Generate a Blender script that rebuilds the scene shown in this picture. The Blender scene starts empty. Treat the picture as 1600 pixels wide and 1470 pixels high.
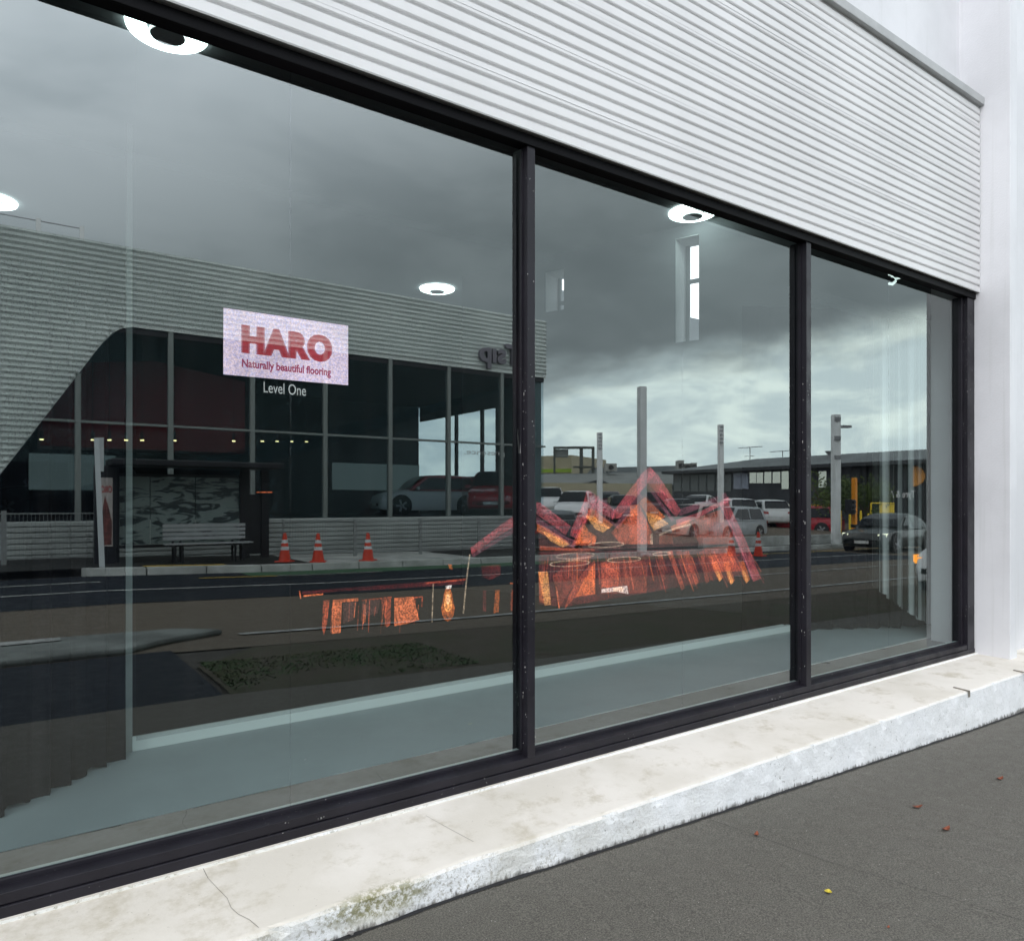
import bpy, math, random
from mathutils import Vector
random.seed(7)
R = math.radians
scn = bpy.context.scene
COL = scn.collection

# ------------------------------------------------------------------ camera
F, PX0, PY0, TH = 1150.0, 800.0, 785.0, R(35)
CAM = Vector((0.0, -3.0, 1.45))
cam = bpy.data.cameras.new('camera'); cam.sensor_width = 36; cam.lens = 36 * F / 1600
cam.shift_y = (PY0 - 735) / 1600; cam.clip_end = 2000; cam.clip_start = 0.05
co = bpy.data.objects.new('camera', cam); COL.objects.link(co)
co.location = CAM; co.rotation_euler = (R(90), 0, -TH)
scn.camera = co
# ------------------------------------------------------------------ sky
SUN_EL, SUN_AZ = R(42), R(222)      # azimuth clockwise from +y
w = bpy.data.worlds.new('World'); scn.world = w; w.use_nodes = True
nt = w.node_tree; nt.nodes.clear()
def N(nt, t, **k):
    n = nt.nodes.new(t)
    for a, v in k.items():
        if a.startswith('i_'): n.inputs[a[2:].replace('_', ' ')].default_value = v
        else: setattr(n, a, v)
    return n
def math_(nt, op, a, b=None, c=None, clamp=False):
    n = nt.nodes.new('ShaderNodeMath'); n.operation = op; n.use_clamp = clamp
    for i, v in enumerate((a, b, c)):
        if v is None: continue
        if isinstance(v, (int, float)): n.inputs[i].default_value = v
        else: nt.links.new(v, n.inputs[i])
    return n.outputs[0]
def maprange(nt, v, a, b, c=0.0, d=1.0, smooth=True):
    n = nt.nodes.new('ShaderNodeMapRange'); n.interpolation_type = 'SMOOTHSTEP' if smooth else 'LINEAR'
    nt.links.new(v, n.inputs[0])
    for i, x in enumerate((a, b, c, d)): n.inputs[1 + i].default_value = x
    return n.outputs[0]
def mixc(nt, f, a, b, mode='MIX'):
    n = nt.nodes.new('ShaderNodeMix'); n.data_type = 'RGBA'; n.blend_type = mode
    for s, v in ((0, f), (6, a), (7, b)):
        if isinstance(v, (int, float)): n.inputs[s].default_value = v
        elif isinstance(v, (tuple, list)): n.inputs[s].default_value = (*v, 1) if len(v) == 3 else v
        else: nt.links.new(v, n.inputs[s])
    return n.outputs[2]
tc = N(nt, 'ShaderNodeTexCoord'); sep = N(nt, 'ShaderNodeSeparateXYZ'); nt.links.new(tc.outputs['Generated'], sep.inputs[0])
X, Y, Z = sep.outputs
mp = N(nt, 'ShaderNodeMapping'); nt.links.new(tc.outputs['Generated'], mp.inputs[0]); mp.inputs['Scale'].default_value = (1, 1, 2.6)
n1 = N(nt, 'ShaderNodeTexNoise', i_Scale=3.2, i_Detail=8.0, i_Roughness=0.55, i_Distortion=0.4); nt.links.new(mp.outputs[0], n1.inputs[0])
n2 = N(nt, 'ShaderNodeTexNoise', i_Scale=7.5, i_Detail=9.0, i_Roughness=0.6, i_Distortion=0.3); nt.links.new(mp.outputs[0], n2.inputs[0])
thr = math_(nt, 'MULTIPLY_ADD', X, 0.20, 0.035)
b_ = math_(nt, 'SUBTRACT', Z, thr)
b_ = math_(nt, 'MULTIPLY_ADD', math_(nt, 'SUBTRACT', n1.outputs[0], 0.5), 0.16, b_)
low = maprange(nt, b_, -0.035, 0.03, 1.0, 0.0)
bright = mixc(nt, maprange(nt, n2.outputs[0], 0.42, 0.66), (3.1, 3.6, 3.75), (4.5, 5.0, 4.8))
streak = maprange(nt, n1.outputs[0], 0.35, 0.65)
darkc = mixc(nt, streak, (0.80, 0.92, 0.97), (1.08, 1.22, 1.28))
darkc = mixc(nt, maprange(nt, math_(nt, 'MULTIPLY_ADD', X, -0.35, Z), 0.12, 0.55), darkc, mixc(nt, streak, (2.65, 2.88, 3.15), (3.4, 3.6, 3.9)))
darkc = mixc(nt, maprange(nt, Z, 0.50, 0.85), darkc, (1.1, 1.14, 1.2))
darkc = mixc(nt, maprange(nt, X, 0.02, -0.45, 0, 1), darkc, (2.9, 2.95, 3.1))
cloud = mixc(nt, low, darkc, bright)
cloud = mixc(nt, maprange(nt, Y, 0.05, 0.45), cloud, (4.0, 4.1, 4.25))
sky = N(nt, 'ShaderNodeTexSky', sky_type='NISHITA', sun_disc=False, sun_elevation=SUN_EL, sun_rotation=SUN_AZ)
bg1 = N(nt, 'ShaderNodeBackground', i_Strength=0.08); nt.links.new(sky.outputs[0], bg1.inputs[0])
bg2 = N(nt, 'ShaderNodeBackground', i_Strength=1.0); nt.links.new(cloud, bg2.inputs[0])
ms = N(nt, 'ShaderNodeMixShader', i_Fac=0.9); nt.links.new(bg1.outputs[0], ms.inputs[1]); nt.links.new(bg2.outputs[0], ms.inputs[2])
wo = N(nt, 'ShaderNodeOutputWorld'); nt.links.new(ms.outputs[0], wo.inputs[0])
sl = bpy.data.lights.new('sun', 'SUN'); sl.energy = .5; sl.angle = R(25); sl.color = (1.0, 0.96, 0.9)
so = bpy.data.objects.new('sun', sl); COL.objects.link(so)
sd = Vector((math.sin(SUN_AZ) * math.cos(SUN_EL), math.cos(SUN_AZ) * math.cos(SUN_EL), math.sin(SUN_EL)))
so.rotation_euler = sd.to_track_quat('Z', 'Y').to_euler()
scn.view_settings.view_transform = 'Standard'; scn.view_settings.look = 'None'
scn.view_settings.exposure = 0.0; scn.view_settings.gamma = 1.0
scn.render.engine = 'CYCLES'; scn.cycles.use_denoising = True
scn.cycles.max_bounces = 10; scn.cycles.transparent_max_bounces = 24; scn.cycles.sample_clamp_indirect = 6

# ------------------------------------------------------------------ geometry of the view
def ray(px, py):
    u, v = (px - PX0) / F, (PY0 - py) / F
    return Vector((math.sin(TH) + u * math.cos(TH), math.cos(TH) - u * math.sin(TH), v))
def at(px, py, Yp):
    """point of the plane y = Yp (in front of or behind the glass) on that line of sight"""
    d = ray(px, py); return CAM + d * ((Yp - CAM.y) / d.y)
def mir(v): return Vector((v.x, -v.y, v.z))
def street(px, py, Yp):
    """point of the street at distance Yp outside the glass, as the glass mirrors it"""
    return mir(at(px, py, Yp))
def far(px, t):
    d = ray(px, PY0); return mir(CAM + d * t)
BR = [(-400, -.05), (1.5, -.05), (2.4, -.08), (5.5, -.165), (11.5, -.25), (27, -.42), (46, -.5), (600, -.5)]
def gz(x):
    for (a, za), (b, zb) in zip(BR, BR[1:]):
        if x <= b: return za + (zb - za) * (x - a) / (b - a)
    return BR[-1][1]
def lot(x, y): return gz(x) + .07 * max(0.0, -y - 18)

# ------------------------------------------------------------------ materials
MATS = {}
def mat(name, col, rough=.6, var=.0, vscale=3.0, bump=.0, bscale=40.0, metal=0.0, spec=.5, col2=None, coat=0.0):
    if name in MATS: return MATS[name]
    m = bpy.data.materials.new(name); m.use_nodes = True; t = m.node_tree; p = t.nodes['Principled BSDF']
    p.inputs['Base Color'].default_value = (*col, 1); p.inputs['Roughness'].default_value = rough
    p.inputs['Metallic'].default_value = metal; p.inputs['Specular IOR Level'].default_value = spec
    p.inputs['Coat Weight'].default_value = coat
    tcn = N(t, 'ShaderNodeTexCoord')
    if var > 0 or col2:
        n = N(t, 'ShaderNodeTexNoise', i_Scale=vscale, i_Detail=6.0, i_Roughness=.6); t.links.new(tcn.outputs['Object'], n.inputs[0])
        c2 = col2 or tuple(c * (1 - var) for c in col); c1 = col if col2 else tuple(min(1, c * (1 + var * .5)) for c in col)
        t.links.new(mixc(t, maprange(t, n.outputs[0], .35, .65), c1, c2), p.inputs['Base Color'])
    if bump > 0:
        n = N(t, 'ShaderNodeTexNoise', i_Scale=bscale, i_Detail=5.0, i_Roughness=.65); t.links.new(tcn.outputs['Object'], n.inputs[0])
        bp = N(t, 'ShaderNodeBump', i_Strength=bump, i_Distance=.01); t.links.new(n.outputs[0], bp.inputs['Height']); t.links.new(bp.outputs[0], p.inputs['Normal'])
    MATS[name] = m; return m
def emis(name, col, s, noise=0.0, scale=60, solid=0.0, col2=None):
    """lamps and display pixels; solid = how much of what is behind the display they hide"""
    m = bpy.data.materials.new(name); m.use_nodes = True; t = m.node_tree; t.nodes.clear()
    e = N(t, 'ShaderNodeEmission', i_Strength=s); e.inputs[0].default_value = (*col, 1)
    if noise > 0:
        tcn = N(t, 'ShaderNodeTexCoord'); n = N(t, 'ShaderNodeTexNoise', i_Scale=scale, i_Detail=3.0, i_Roughness=.8); t.links.new(tcn.outputs['Object'], n.inputs[0])
        n3 = N(t, 'ShaderNodeTexNoise', i_Scale=3.0, i_Detail=3.0); t.links.new(tcn.outputs['Object'], n3.inputs[0]); n3.inputs['Scale'].default_value = 3.0 if solid else 9.0
        k = maprange(t, n.outputs[0], .38, .62, 1 - noise, 1 + noise, False)
        k = math_(t, 'MULTIPLY', k, maprange(t, n3.outputs[0], .3, .7, .85 if solid else .50, 1.15 if solid else 1.30, False))
        t.links.new(math_(t, 'MULTIPLY', k, s), e.inputs[1])
        if col2:
            nn = N(t, 'ShaderNodeTexNoise', i_Scale=scale * .7, i_Detail=2.0, i_Roughness=.7); t.links.new(tcn.outputs['Object'], nn.inputs[0])
            t.links.new(mixc(t, maprange(t, nn.outputs[0], .4, .6), col, col2), e.inputs[0])
    o = N(t, 'ShaderNodeOutputMaterial')
    if solid >= 1: t.links.new(e.outputs[0], o.inputs[0])
    else:
        tr = N(t, 'ShaderNodeBsdfTransparent'); tr.inputs[0].default_value = (1 - solid,) * 3 + (1,)
        a = N(t, 'ShaderNodeAddShader'); t.links.new(tr.outputs[0], a.inputs[0]); t.links.new(e.outputs[0], a.inputs[1]); t.links.new(a.outputs[0], o.inputs[0])
    MATS[name] = m; return m
def glassmat(name, refl, tint, gcol=(1, 1, 1), rough=0.0, streaks=False):
    m = bpy.data.materials.new(name); m.use_nodes = True; t = m.node_tree; t.nodes.clear()
    tr = N(t, 'ShaderNodeBsdfTransparent'); tr.inputs[0].default_value = (*tint, 1)
    gl = N(t, 'ShaderNodeBsdfGlossy', i_Roughness=rough); gl.inputs[0].default_value = (*gcol, 1)
    mx = N(t, 'ShaderNodeMixShader', i_Fac=refl); t.links.new(tr.outputs[0], mx.inputs[1]); t.links.new(gl.outputs[0], mx.inputs[2])
    out = mx.outputs[0]
    if streaks:      # faint film of dust and dried runs on the outside of the pane
        tcn = N(t, 'ShaderNodeTexCoord'); mpn = N(t, 'ShaderNodeMapping'); mpn.inputs['Scale'].default_value = (14, 1, .5); t.links.new(tcn.outputs['Object'], mpn.inputs[0])
        n = N(t, 'ShaderNodeTexNoise', i_Scale=1.0, i_Detail=5.0); t.links.new(mpn.outputs[0], n.inputs[0])
        v = N(t, 'ShaderNodeTexNoise', i_Scale=90.0, i_Detail=1.0, i_Roughness=.3); t.links.new(tcn.outputs['Object'], v.inputs[0])
        specks = maprange(t, v.outputs[0], .82, .85, 0, .3)
        k = math_(t, 'ADD', maprange(t, n.outputs[0], .48, .8, .000, .008), specks, clamp=True)
        df = N(t, 'ShaderNodeBsdfDiffuse'); df.inputs[0].default_value = (.55, .57, .57, 1)
        m2 = N(t, 'ShaderNodeMixShader'); t.links.new(k, m2.inputs[0]); t.links.new(out, m2.inputs[1]); t.links.new(df.outputs[0], m2.inputs[2]); out = m2.outputs[0]
    o = N(t, 'ShaderNodeOutputMaterial'); t.links.new(out, o.inputs[0])
    MATS[name] = m; return m

# ------------------------------------------------------------------ mesh helper
class MB:
    def __init__(s): s.v, s.f, s.m = [], [], []
    def add(s, vs, fs, mi=0):
        b = len(s.v); s.v += [tuple(v) for v in vs]; s.f += [[b + i for i in f] for f in fs]; s.m += [mi] * len(fs); return s
    def hexa(s, p, mi=0):   # 4 bottom, 4 top points
        return s.add(p, [(3, 2, 1, 0), (4, 5, 6, 7), (0, 1, 5, 4), (1, 2, 6, 5), (2, 3, 7, 6), (3, 0, 4, 7)], mi)
    def box(s, x0, x1, y0, y1, z0, z1, mi=0):
        return s.hexa([(x0, y0, z0), (x1, y0, z0), (x1, y1, z0), (x0, y1, z0), (x0, y0, z1), (x1, y0, z1), (x1, y1, z1), (x0, y1, z1)], mi)
    def rbox(s, cx, cy, z0, lx, ly, h, a, mi=0):
        c, d = math.cos(a), math.sin(a)
        q = [(cx + u * c - v * d, cy + u * d + v * c) for u, v in ((-lx / 2, -ly / 2), (lx / 2, -ly / 2), (lx / 2, ly / 2), (-lx / 2, ly / 2))]
        return s.hexa([(*p, z0) for p in q] + [(*p, z0 + h) for p in q], mi)
    def prism(s, poly, d, mi=0):   # poly of 3D points extruded along vector d
        n = len(poly); d = Vector(d); b = [Vector(p) + d for p in poly]
        return s.add(list(poly) + b, [list(range(n))[::-1], list(range(n, 2 * n))] + [(i, (i + 1) % n, n + (i + 1) % n, n + i) for i in range(n)], mi)
    def tube(s, pts, r, n=8, mi=0, cap=True, r1=None):
        pts = [Vector(p) for p in pts]; rings = []
        for i, p in enumerate(pts):
            t = (pts[min(i + 1, len(pts) - 1)] - pts[max(i - 1, 0)]).normalized()
            a = t.orthogonal().normalized(); b = t.cross(a)
            rr = r if r1 is None else r + (r1 - r) * i / (len(pts) - 1)
            rings.append([p + a * rr * math.cos(2 * math.pi * k / n) + b * rr * math.sin(2 * math.pi * k / n) for k in range(n)])
        if len(pts) > 2:   # keep the rings aligned
            for i in range(1, len(rings)):
                k = min(range(n), key=lambda k: (rings[i][k] - rings[i - 1][0]).length); rings[i] = rings[i][k:] + rings[i][:k]
        vs = [v for g in rings for v in g]
        fs = [(i * n + k, i * n + (k + 1) % n, (i + 1) * n + (k + 1) % n, (i + 1) * n + k) for i in range(len(pts) - 1) for k in range(n)]
        if cap: fs += [list(range(n))[::-1], [(len(pts) - 1) * n + k for k in range(n)]]
        return s.add(vs, fs, mi)
    def cyl(s, c, axis, r, h, n=24, mi=0, r1=None):
        c = Vector(c); return s.tube([c, c + Vector(axis).normalized() * h], r, n, mi, True, r1)
    def loft(s, rings, mi=0, closed=True, cap=True):
        n = len(rings[0]); vs = [v for g in rings for v in g]
        fs = [(i * n + k, i * n + (k + 1) % n, (i + 1) * n + (k + 1) % n, (i + 1) * n + k) for i in range(len(rings) - 1) for k in range(n if closed else n - 1)]
        if cap: fs += [list(range(n))[::-1], [(len(rings) - 1) * n + k for k in range(n)]]
        return s.add(vs, fs, mi)
    def quad(s, a, b, c, d, mi=0): return s.add([a, b, c, d], [(0, 1, 2, 3)], mi)
    def build(s, name, mats, parent=None, smooth=False, bevel=0, fix=True):
        me = bpy.data.meshes.new(name); me.from_pydata([tuple(v) for v in s.v], [], s.f); me.update()
        for m in (mats if isinstance(mats, (list, tuple)) else [mats]): me.materials.append(m)
        for p, mi in zip(me.polygons, s.m): p.material_index = mi; p.use_smooth = smooth
        if fix:
            import bmesh
            bm = bmesh.new(); bm.from_mesh(me); bmesh.ops.recalc_face_normals(bm, faces=bm.faces); bm.to_mesh(me); bm.free()
        o = bpy.data.objects.new(name, me); COL.objects.link(o)
        if parent: o.parent = parent
        if bevel:
            b = o.modifiers.new('bevel', 'BEVEL'); b.width = bevel; b.segments = 2; b.limit_method = 'ANGLE'
        return o
def tag(o, label=None, cat=None, group=None, kind=None):
    if label: o['label'] = label
    if cat: o['category'] = cat
    if group: o['group'] = group
    if kind: o['kind'] = kind
    return o
def thing(name, label, cat, loc=(0, 0, 0), rz=0, group=None):
    o = bpy.data.objects.new(name, None); COL.objects.link(o); o.location = loc; o.rotation_euler = (0, 0, rz)
    return tag(o, label, cat, group)
def copy_tree(o, parent=None):
    c = o.copy(); COL.objects.link(c); c.parent = parent
    for ch in [k for k in bpy.data.objects if k.parent == o]: copy_tree(ch, c)
    return c
def text(name, body, size, origin, xdir, m, parent, bold=0.0, depth=.004, width=None):
    """raised letters: origin = lower left corner, xdir = reading direction (horizontal)"""
    cu = bpy.data.curves.new(name, 'FONT'); cu.body = body; cu.size = size; cu.offset = bold; cu.extrude = depth; cu.resolution_u = 4; cu.space_character = 1.13 if body == 'HARO' else 1.0
    tmp = bpy.data.objects.new('tmp', cu); COL.objects.link(tmp); bpy.context.view_layer.update()
    me = bpy.data.meshes.new_from_object(tmp.evaluated_get(bpy.context.evaluated_depsgraph_get()))
    bpy.data.objects.remove(tmp); me.name = name
    xs = [v.co.x for v in me.vertices]; sx = width / (max(xs) - min(xs)) if width else 1; mn = min(xs)
    X_ = Vector(xdir).normalized(); Zv = Vector((0, 0, 1)); Nv = X_.cross(Zv)
    for v in me.vertices:
        v.co = Vector(origin) + X_ * (v.co.x - mn) * sx + Zv * v.co.y + Nv * v.co.z
    me.materials.clear(); me.materials.append(m)
    o = bpy.data.objects.new(name, me); COL.objects.link(o)
    if parent: o.parent = parent
    return o

# =================================================================== ground
def strip(name, x0, x1, y0, y1, lift, m, kind='structure', mb=None):
    """a sheet following the fall of the street; y0/y1 may be functions of x"""
    fy0 = y0 if callable(y0) else (lambda x: y0); fy1 = y1 if callable(y1) else (lambda x: y1)
    xs = sorted({x0, x1} | {b[0] for b in BR if x0 < b[0] < x1} | {x0 + (x1 - x0) * k / 12 for k in range(13)})
    q = mb or MB()
    for a, b in zip(xs, xs[1:]):
        q.quad((a, fy0(a), gz(a) + lift), (b, fy0(b), gz(b) + lift), (b, fy1(b), gz(b) + lift), (a, fy1(a), gz(a) + lift))
    if mb: return q
    o = q.build(name, m, fix=False); o['kind'] = kind; return o

def asphalt(name, c, c2, speck, bump=.5, scale=1.0):
    m = bpy.data.materials.new(name); m.use_nodes = True; t = m.node_tree; p = t.nodes['Principled BSDF']
    tcn = N(t, 'ShaderNodeTexCoord')
    def nz(s, d=4.0, r=.6):
        n = N(t, 'ShaderNodeTexNoise', i_Scale=s * scale, i_Detail=d, i_Roughness=r); t.links.new(tcn.outputs['Object'], n.inputs[0]); return n.outputs[0]
    big, fine, mid = nz(.9, 5), nz(160, 3, .8), nz(14, 6, .7)
    c0 = mixc(t, maprange(t, big, .35, .65), c, c2)
    c0 = mixc(t, maprange(t, mid, .3, .7, 0, .35), c0, tuple(k * .7 for k in c))
    c0 = mixc(t, maprange(t, fine, .35, .75, 0, 1), tuple(k * .0 for k in c), c0) if False else mixc(t, .75, c0, mixc(t, maprange(t, fine, .4, .62), tuple(k * .45 for k in c), tuple(k * 1.55 for k in c)))
    v = N(t, 'ShaderNodeTexVoronoi', i_Scale=38 * scale); t.links.new(tcn.outputs['Object'], v.inputs[0])
    sp = maprange(t, v.outputs['Distance'], .05, .08, 1, 0)
    sp = math_(t, 'MULTIPLY', sp, maprange(t, nz(6, 2), .55, .62, 0, speck))
    c0 = mixc(t, sp, c0, (.42, .41, .37))
    t.links.new(c0, p.inputs['Base Color'])
    t.links.new(maprange(t, mid, .3, .7, .62, .85), p.inputs['Roughness']); p.inputs['Specular IOR Level'].default_value = .2 if bump < .5 else .4
    bp = N(t, 'ShaderNodeBump', i_Strength=bump, i_Distance=.004); t.links.new(fine, bp.inputs['Height']); t.links.new(bp.outputs[0], p.inputs['Normal'])
    return m
m_foot = asphalt('footpath_asphalt', (.118, .110, .093), (.095, .092, .076), .8, .9)
m_road = asphalt('road_asphalt', (.155, .130, .102), (.130, .112, .090), 0, .3, .5)
m_band = asphalt('new_asphalt', (.014, .019, .028), (.019, .022, .028), 0, .3, .5)
m_grass = mat('grass', (.060, .062, .034), .95, col2=(.080, .066, .048), vscale=1.6, bump=1, bscale=60)
m_conc = mat('kerb_concrete', (.46, .48, .46), .8, .3, 1.2, .3)
m_white = mat('road_paint', (.40, .41, .40), .7, .35, 6)
m_yellow = mat('yellow_paint', (.6, .42, .07), .7, .3, 6)
m_green = mat('green_lane_paint', (.045, .12, .06), .8, .2, 2)

g = MB()
xs = [-600] + [b[0] for b in BR[1:-1]] + [80, 600]
for a, b in zip(xs, xs[1:]):
    g.quad((a, -600, gz(a) - .02), (b, -600, gz(b) - .02), (b, 600, gz(b) - .02), (a, 600, gz(a) - .02))
g.build('ground', asphalt('ground_asphalt', (.07, .065, .058), (.06, .056, .05), 0, .3, .3), fix=False)['kind'] = 'structure'
# footpath beside the ledge, finely divided so that its edge line is uneven
strip('footpath', -12, 30, -3.0, -.45, 0.0, m_foot)
strip('road', -60, 80, -14.2, -5.0, -.006, m_road)
strip('fresh_asphalt_lane', -60, 26, -14.2, -9.3, 0.0, m_band)
strip('driveway', -12, 1.45, -5.1, -3.0, 0.0, m_band)
cyc = strip('cycle_lane', 4.5, 20, -14.15, -13.2, .004, m_green)
# berm of worn grass between footpath and road
def berm():
    q = MB(); nx, ny = 120, 14
    x0, x1 = 1.5, 30
    P = []
    for i in range(nx + 1):
        x = x0 + (x1 - x0) * (i / nx) ** 1.3
        for j in range(ny + 1):
            y = -2.985 - (1.95 if x > 2.2 else 1.2 + (x - 1.5)) * j / ny + (random.uniform(-.04, .04) if 0 < j < ny else 0)
            P.append((x, y, gz(x) + (.006 + random.random() * .012 if 0 < j < ny else .001)))
    F_ = [(i * (ny + 1) + j, (i + 1) * (ny + 1) + j, (i + 1) * (ny + 1) + j + 1, i * (ny + 1) + j + 1) for i in range(nx) for j in range(ny)]
    q.add(P, F_)
    o = q.build('grass', m_grass, fix=False)
    return tag(o, kind='stuff')
berm()
gb = MB()
for k in range(9000):
    x = 1.55 + random.random() ** 1.3 * 2.3; y = -3.04 - random.random() * 1.25
    if math.sin(x * 2.1) + math.sin(y * 3.3 + x) < random.uniform(-1.4, .7): continue
    a = random.random() * 6.28; h = random.uniform(.012, .035); r = .012; dx, dy = math.cos(a) * r, math.sin(a) * r
    gb.add([(x - dx, y - dy, gz(x) + .01), (x + dx, y + dy, gz(x) + .01), (x + dy * 2, y - dx * 2, gz(x) + h)], [(0, 1, 2)])
tag(gb.build('grass_blades', mat('grass_blade', (.050, .110, .035), .85, col2=(.095, .100, .050), vscale=3), fix=False), kind='stuff')

def line(name, x0, x1, y0, y1, m=m_white, lift=.008):
    return strip(name, x0, x1, y0, y1, lift, m)
line('edge_line', 2.3, 26, -5.85, -5.73)
line('lane_line', -20, 26, -11.25, -11.13)
line('lane_line', -1.5, 1.6, -12.9, -12.78)
line('lane_line', 5.0, 7.5, -13.12, -13.04)
line('lane_line', 14, 30, -8.1, -8.0)
line('yellow_line', 22, 40, -13.2, -13.08, m_yellow)
line('bus_stop_line', 3.4, 5.0, -13.12, -13.0, m_yellow)
# light concrete kerb island at the driveway mouth
k = MB()
pts = [(-12, -5.15), (1.05, -5.15), (1.42, -5.45), (2.15, -5.9), (1.7, -6.2), (.2, -6.28), (-12, -6.28)]
k.prism([(x, y, gz(x) - .01) for x, y in pts], (0, 0, .07))
isl = k.build('kerb', mat('island_concrete', (.20, .22, .21), .85, .35, 1.5, .3), bevel=.03); isl['kind'] = 'structure'
line('driveway_line', -12, .55, -6.2, -5.98, m_white, .066)
# far kerb, built of separate blocks in one run, and the far footpath
k = MB(); x = 1.42
while x < 34:
    k.hexa([(x, -14.45, gz(x) - .02), (x + 1.17, -14.45, gz(x + 1.17) - .02), (x + 1.17, -14.2, gz(x + 1.17) - .02), (x, -14.2, gz(x) - .02),
            (x, -14.45, gz(x) + .16), (x + 1.17, -14.45, gz(x + 1.17) + .16), (x + 1.17, -14.22, gz(x + 1.17) + .16), (x, -14.22, gz(x) + .16)]); x += 1.2
k.build('kerb', m_conc, bevel=.015)['kind'] = 'structure'
strip('footpath', -60, 34, -18.0, -14.4, .15, asphalt('far_footpath', (.035, .036, .035), (.028, .029, .029), 0, .3, .5))
strip('concrete_crossing', 6.3, 11, -17.6, -14.5, .156, m_conc)
line('tactile_strip', 2.6, 4.3, -14.8, -14.5, m_yellow, .158)
# low wall in front of the car yard, and the sloping yard
q = MB(); nx, ny = 24, 14
P = [(19 + 27 * i / nx, -15.2 - 30 * j / ny, lot(19 + 27 * i / nx, -15.2 - 30 * j / ny) + .13) for i in range(nx + 1) for j in range(ny + 1)]
q.add(P, [(i * (ny + 1) + j, (i + 1) * (ny + 1) + j, (i + 1) * (ny + 1) + j + 1, i * (ny + 1) + j + 1) for i in range(nx) for j in range(ny)])
q.build('car_yard_ground', m_road, fix=False)['kind'] = 'structure'

# =================================================================== the shop front
m_frame = bpy.data.materials.new('black_aluminium'); m_frame.use_nodes = True
def frame_nodes(m, c, chips):
    t = m.node_tree; p = t.nodes['Principled BSDF']; tcn = N(t, 'ShaderNodeTexCoord')
    n = N(t, 'ShaderNodeTexNoise', i_Scale=5.0, i_Detail=5.0); t.links.new(tcn.outputs['Object'], n.inputs[0])
    c0 = mixc(t, maprange(t, n.outputs[0], .35, .65), c, tuple(k * 1.35 for k in c))
    v = N(t, 'ShaderNodeTexNoise', i_Scale=70.0, i_Detail=2.0, i_Roughness=.5); t.links.new(tcn.outputs['Object'], v.inputs[0])
    n4 = N(t, 'ShaderNodeTexNoise', i_Scale=7.0, i_Detail=1.0); t.links.new(tcn.outputs['Object'], n4.inputs[0])
    ch = math_(t, 'MULTIPLY', maprange(t, v.outputs[0], .70, .73, 0, 1), maprange(t, n4.outputs[0], .5, .6, 0, chips))
    t.links.new(mixc(t, ch, c0, (.5, .5, .48)), p.inputs['Base Color'])
    mp_ = N(t, 'ShaderNodeMapping'); mp_.inputs['Scale'].default_value = (3, 3, 3); t.links.new(tcn.outputs['Object'], mp_.inputs[0])
    w_ = N(t, 'ShaderNodeTexNoise', i_Scale=1.5, i_Detail=4.0); t.links.new(mp_.outputs[0], w_.inputs[0])
    t.links.new(maprange(t, w_.outputs[0], .35, .7, .32, .6), p.inputs['Roughness'])
frame_nodes(m_frame, (.011, .010, .014), .45); m_frame.node_tree.nodes['Principled BSDF'].inputs['Specular IOR Level'].default_value = .28
m_paint = mat('white_wall_paint', (.66, .665, .685), .62, .07, 1.1, .25, 60)
t = m_paint.node_tree; p = t.nodes['Principled BSDF']; tcn = N(t, 'ShaderNodeTexCoord'); mp_ = N(t, 'ShaderNodeMapping'); mp_.inputs['Scale'].default_value = (22, 22, .7); t.links.new(tcn.outputs['Object'], mp_.inputs[0])
n_ = N(t, 'ShaderNodeTexNoise', i_Scale=1.0, i_Detail=6.0); t.links.new(mp_.outputs[0], n_.inputs[0])
src = p.inputs['Base Color'].links[0].from_socket; t.links.new(mixc(t, maprange(t, n_.outputs[0], .55, .75, 0, .28), src, (.50, .51, .50)), p.inputs['Base Color'])
m_clad = mat('white_ribbed_metal', (.68, .68, .68), .5, .05, 1.3)
m_cap = mat('grey_flashing', (.38, .39, .39), .5, .12, 3)
m_ledge = bpy.data.materials.new('old_painted_concrete'); m_ledge.use_nodes = True
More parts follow.
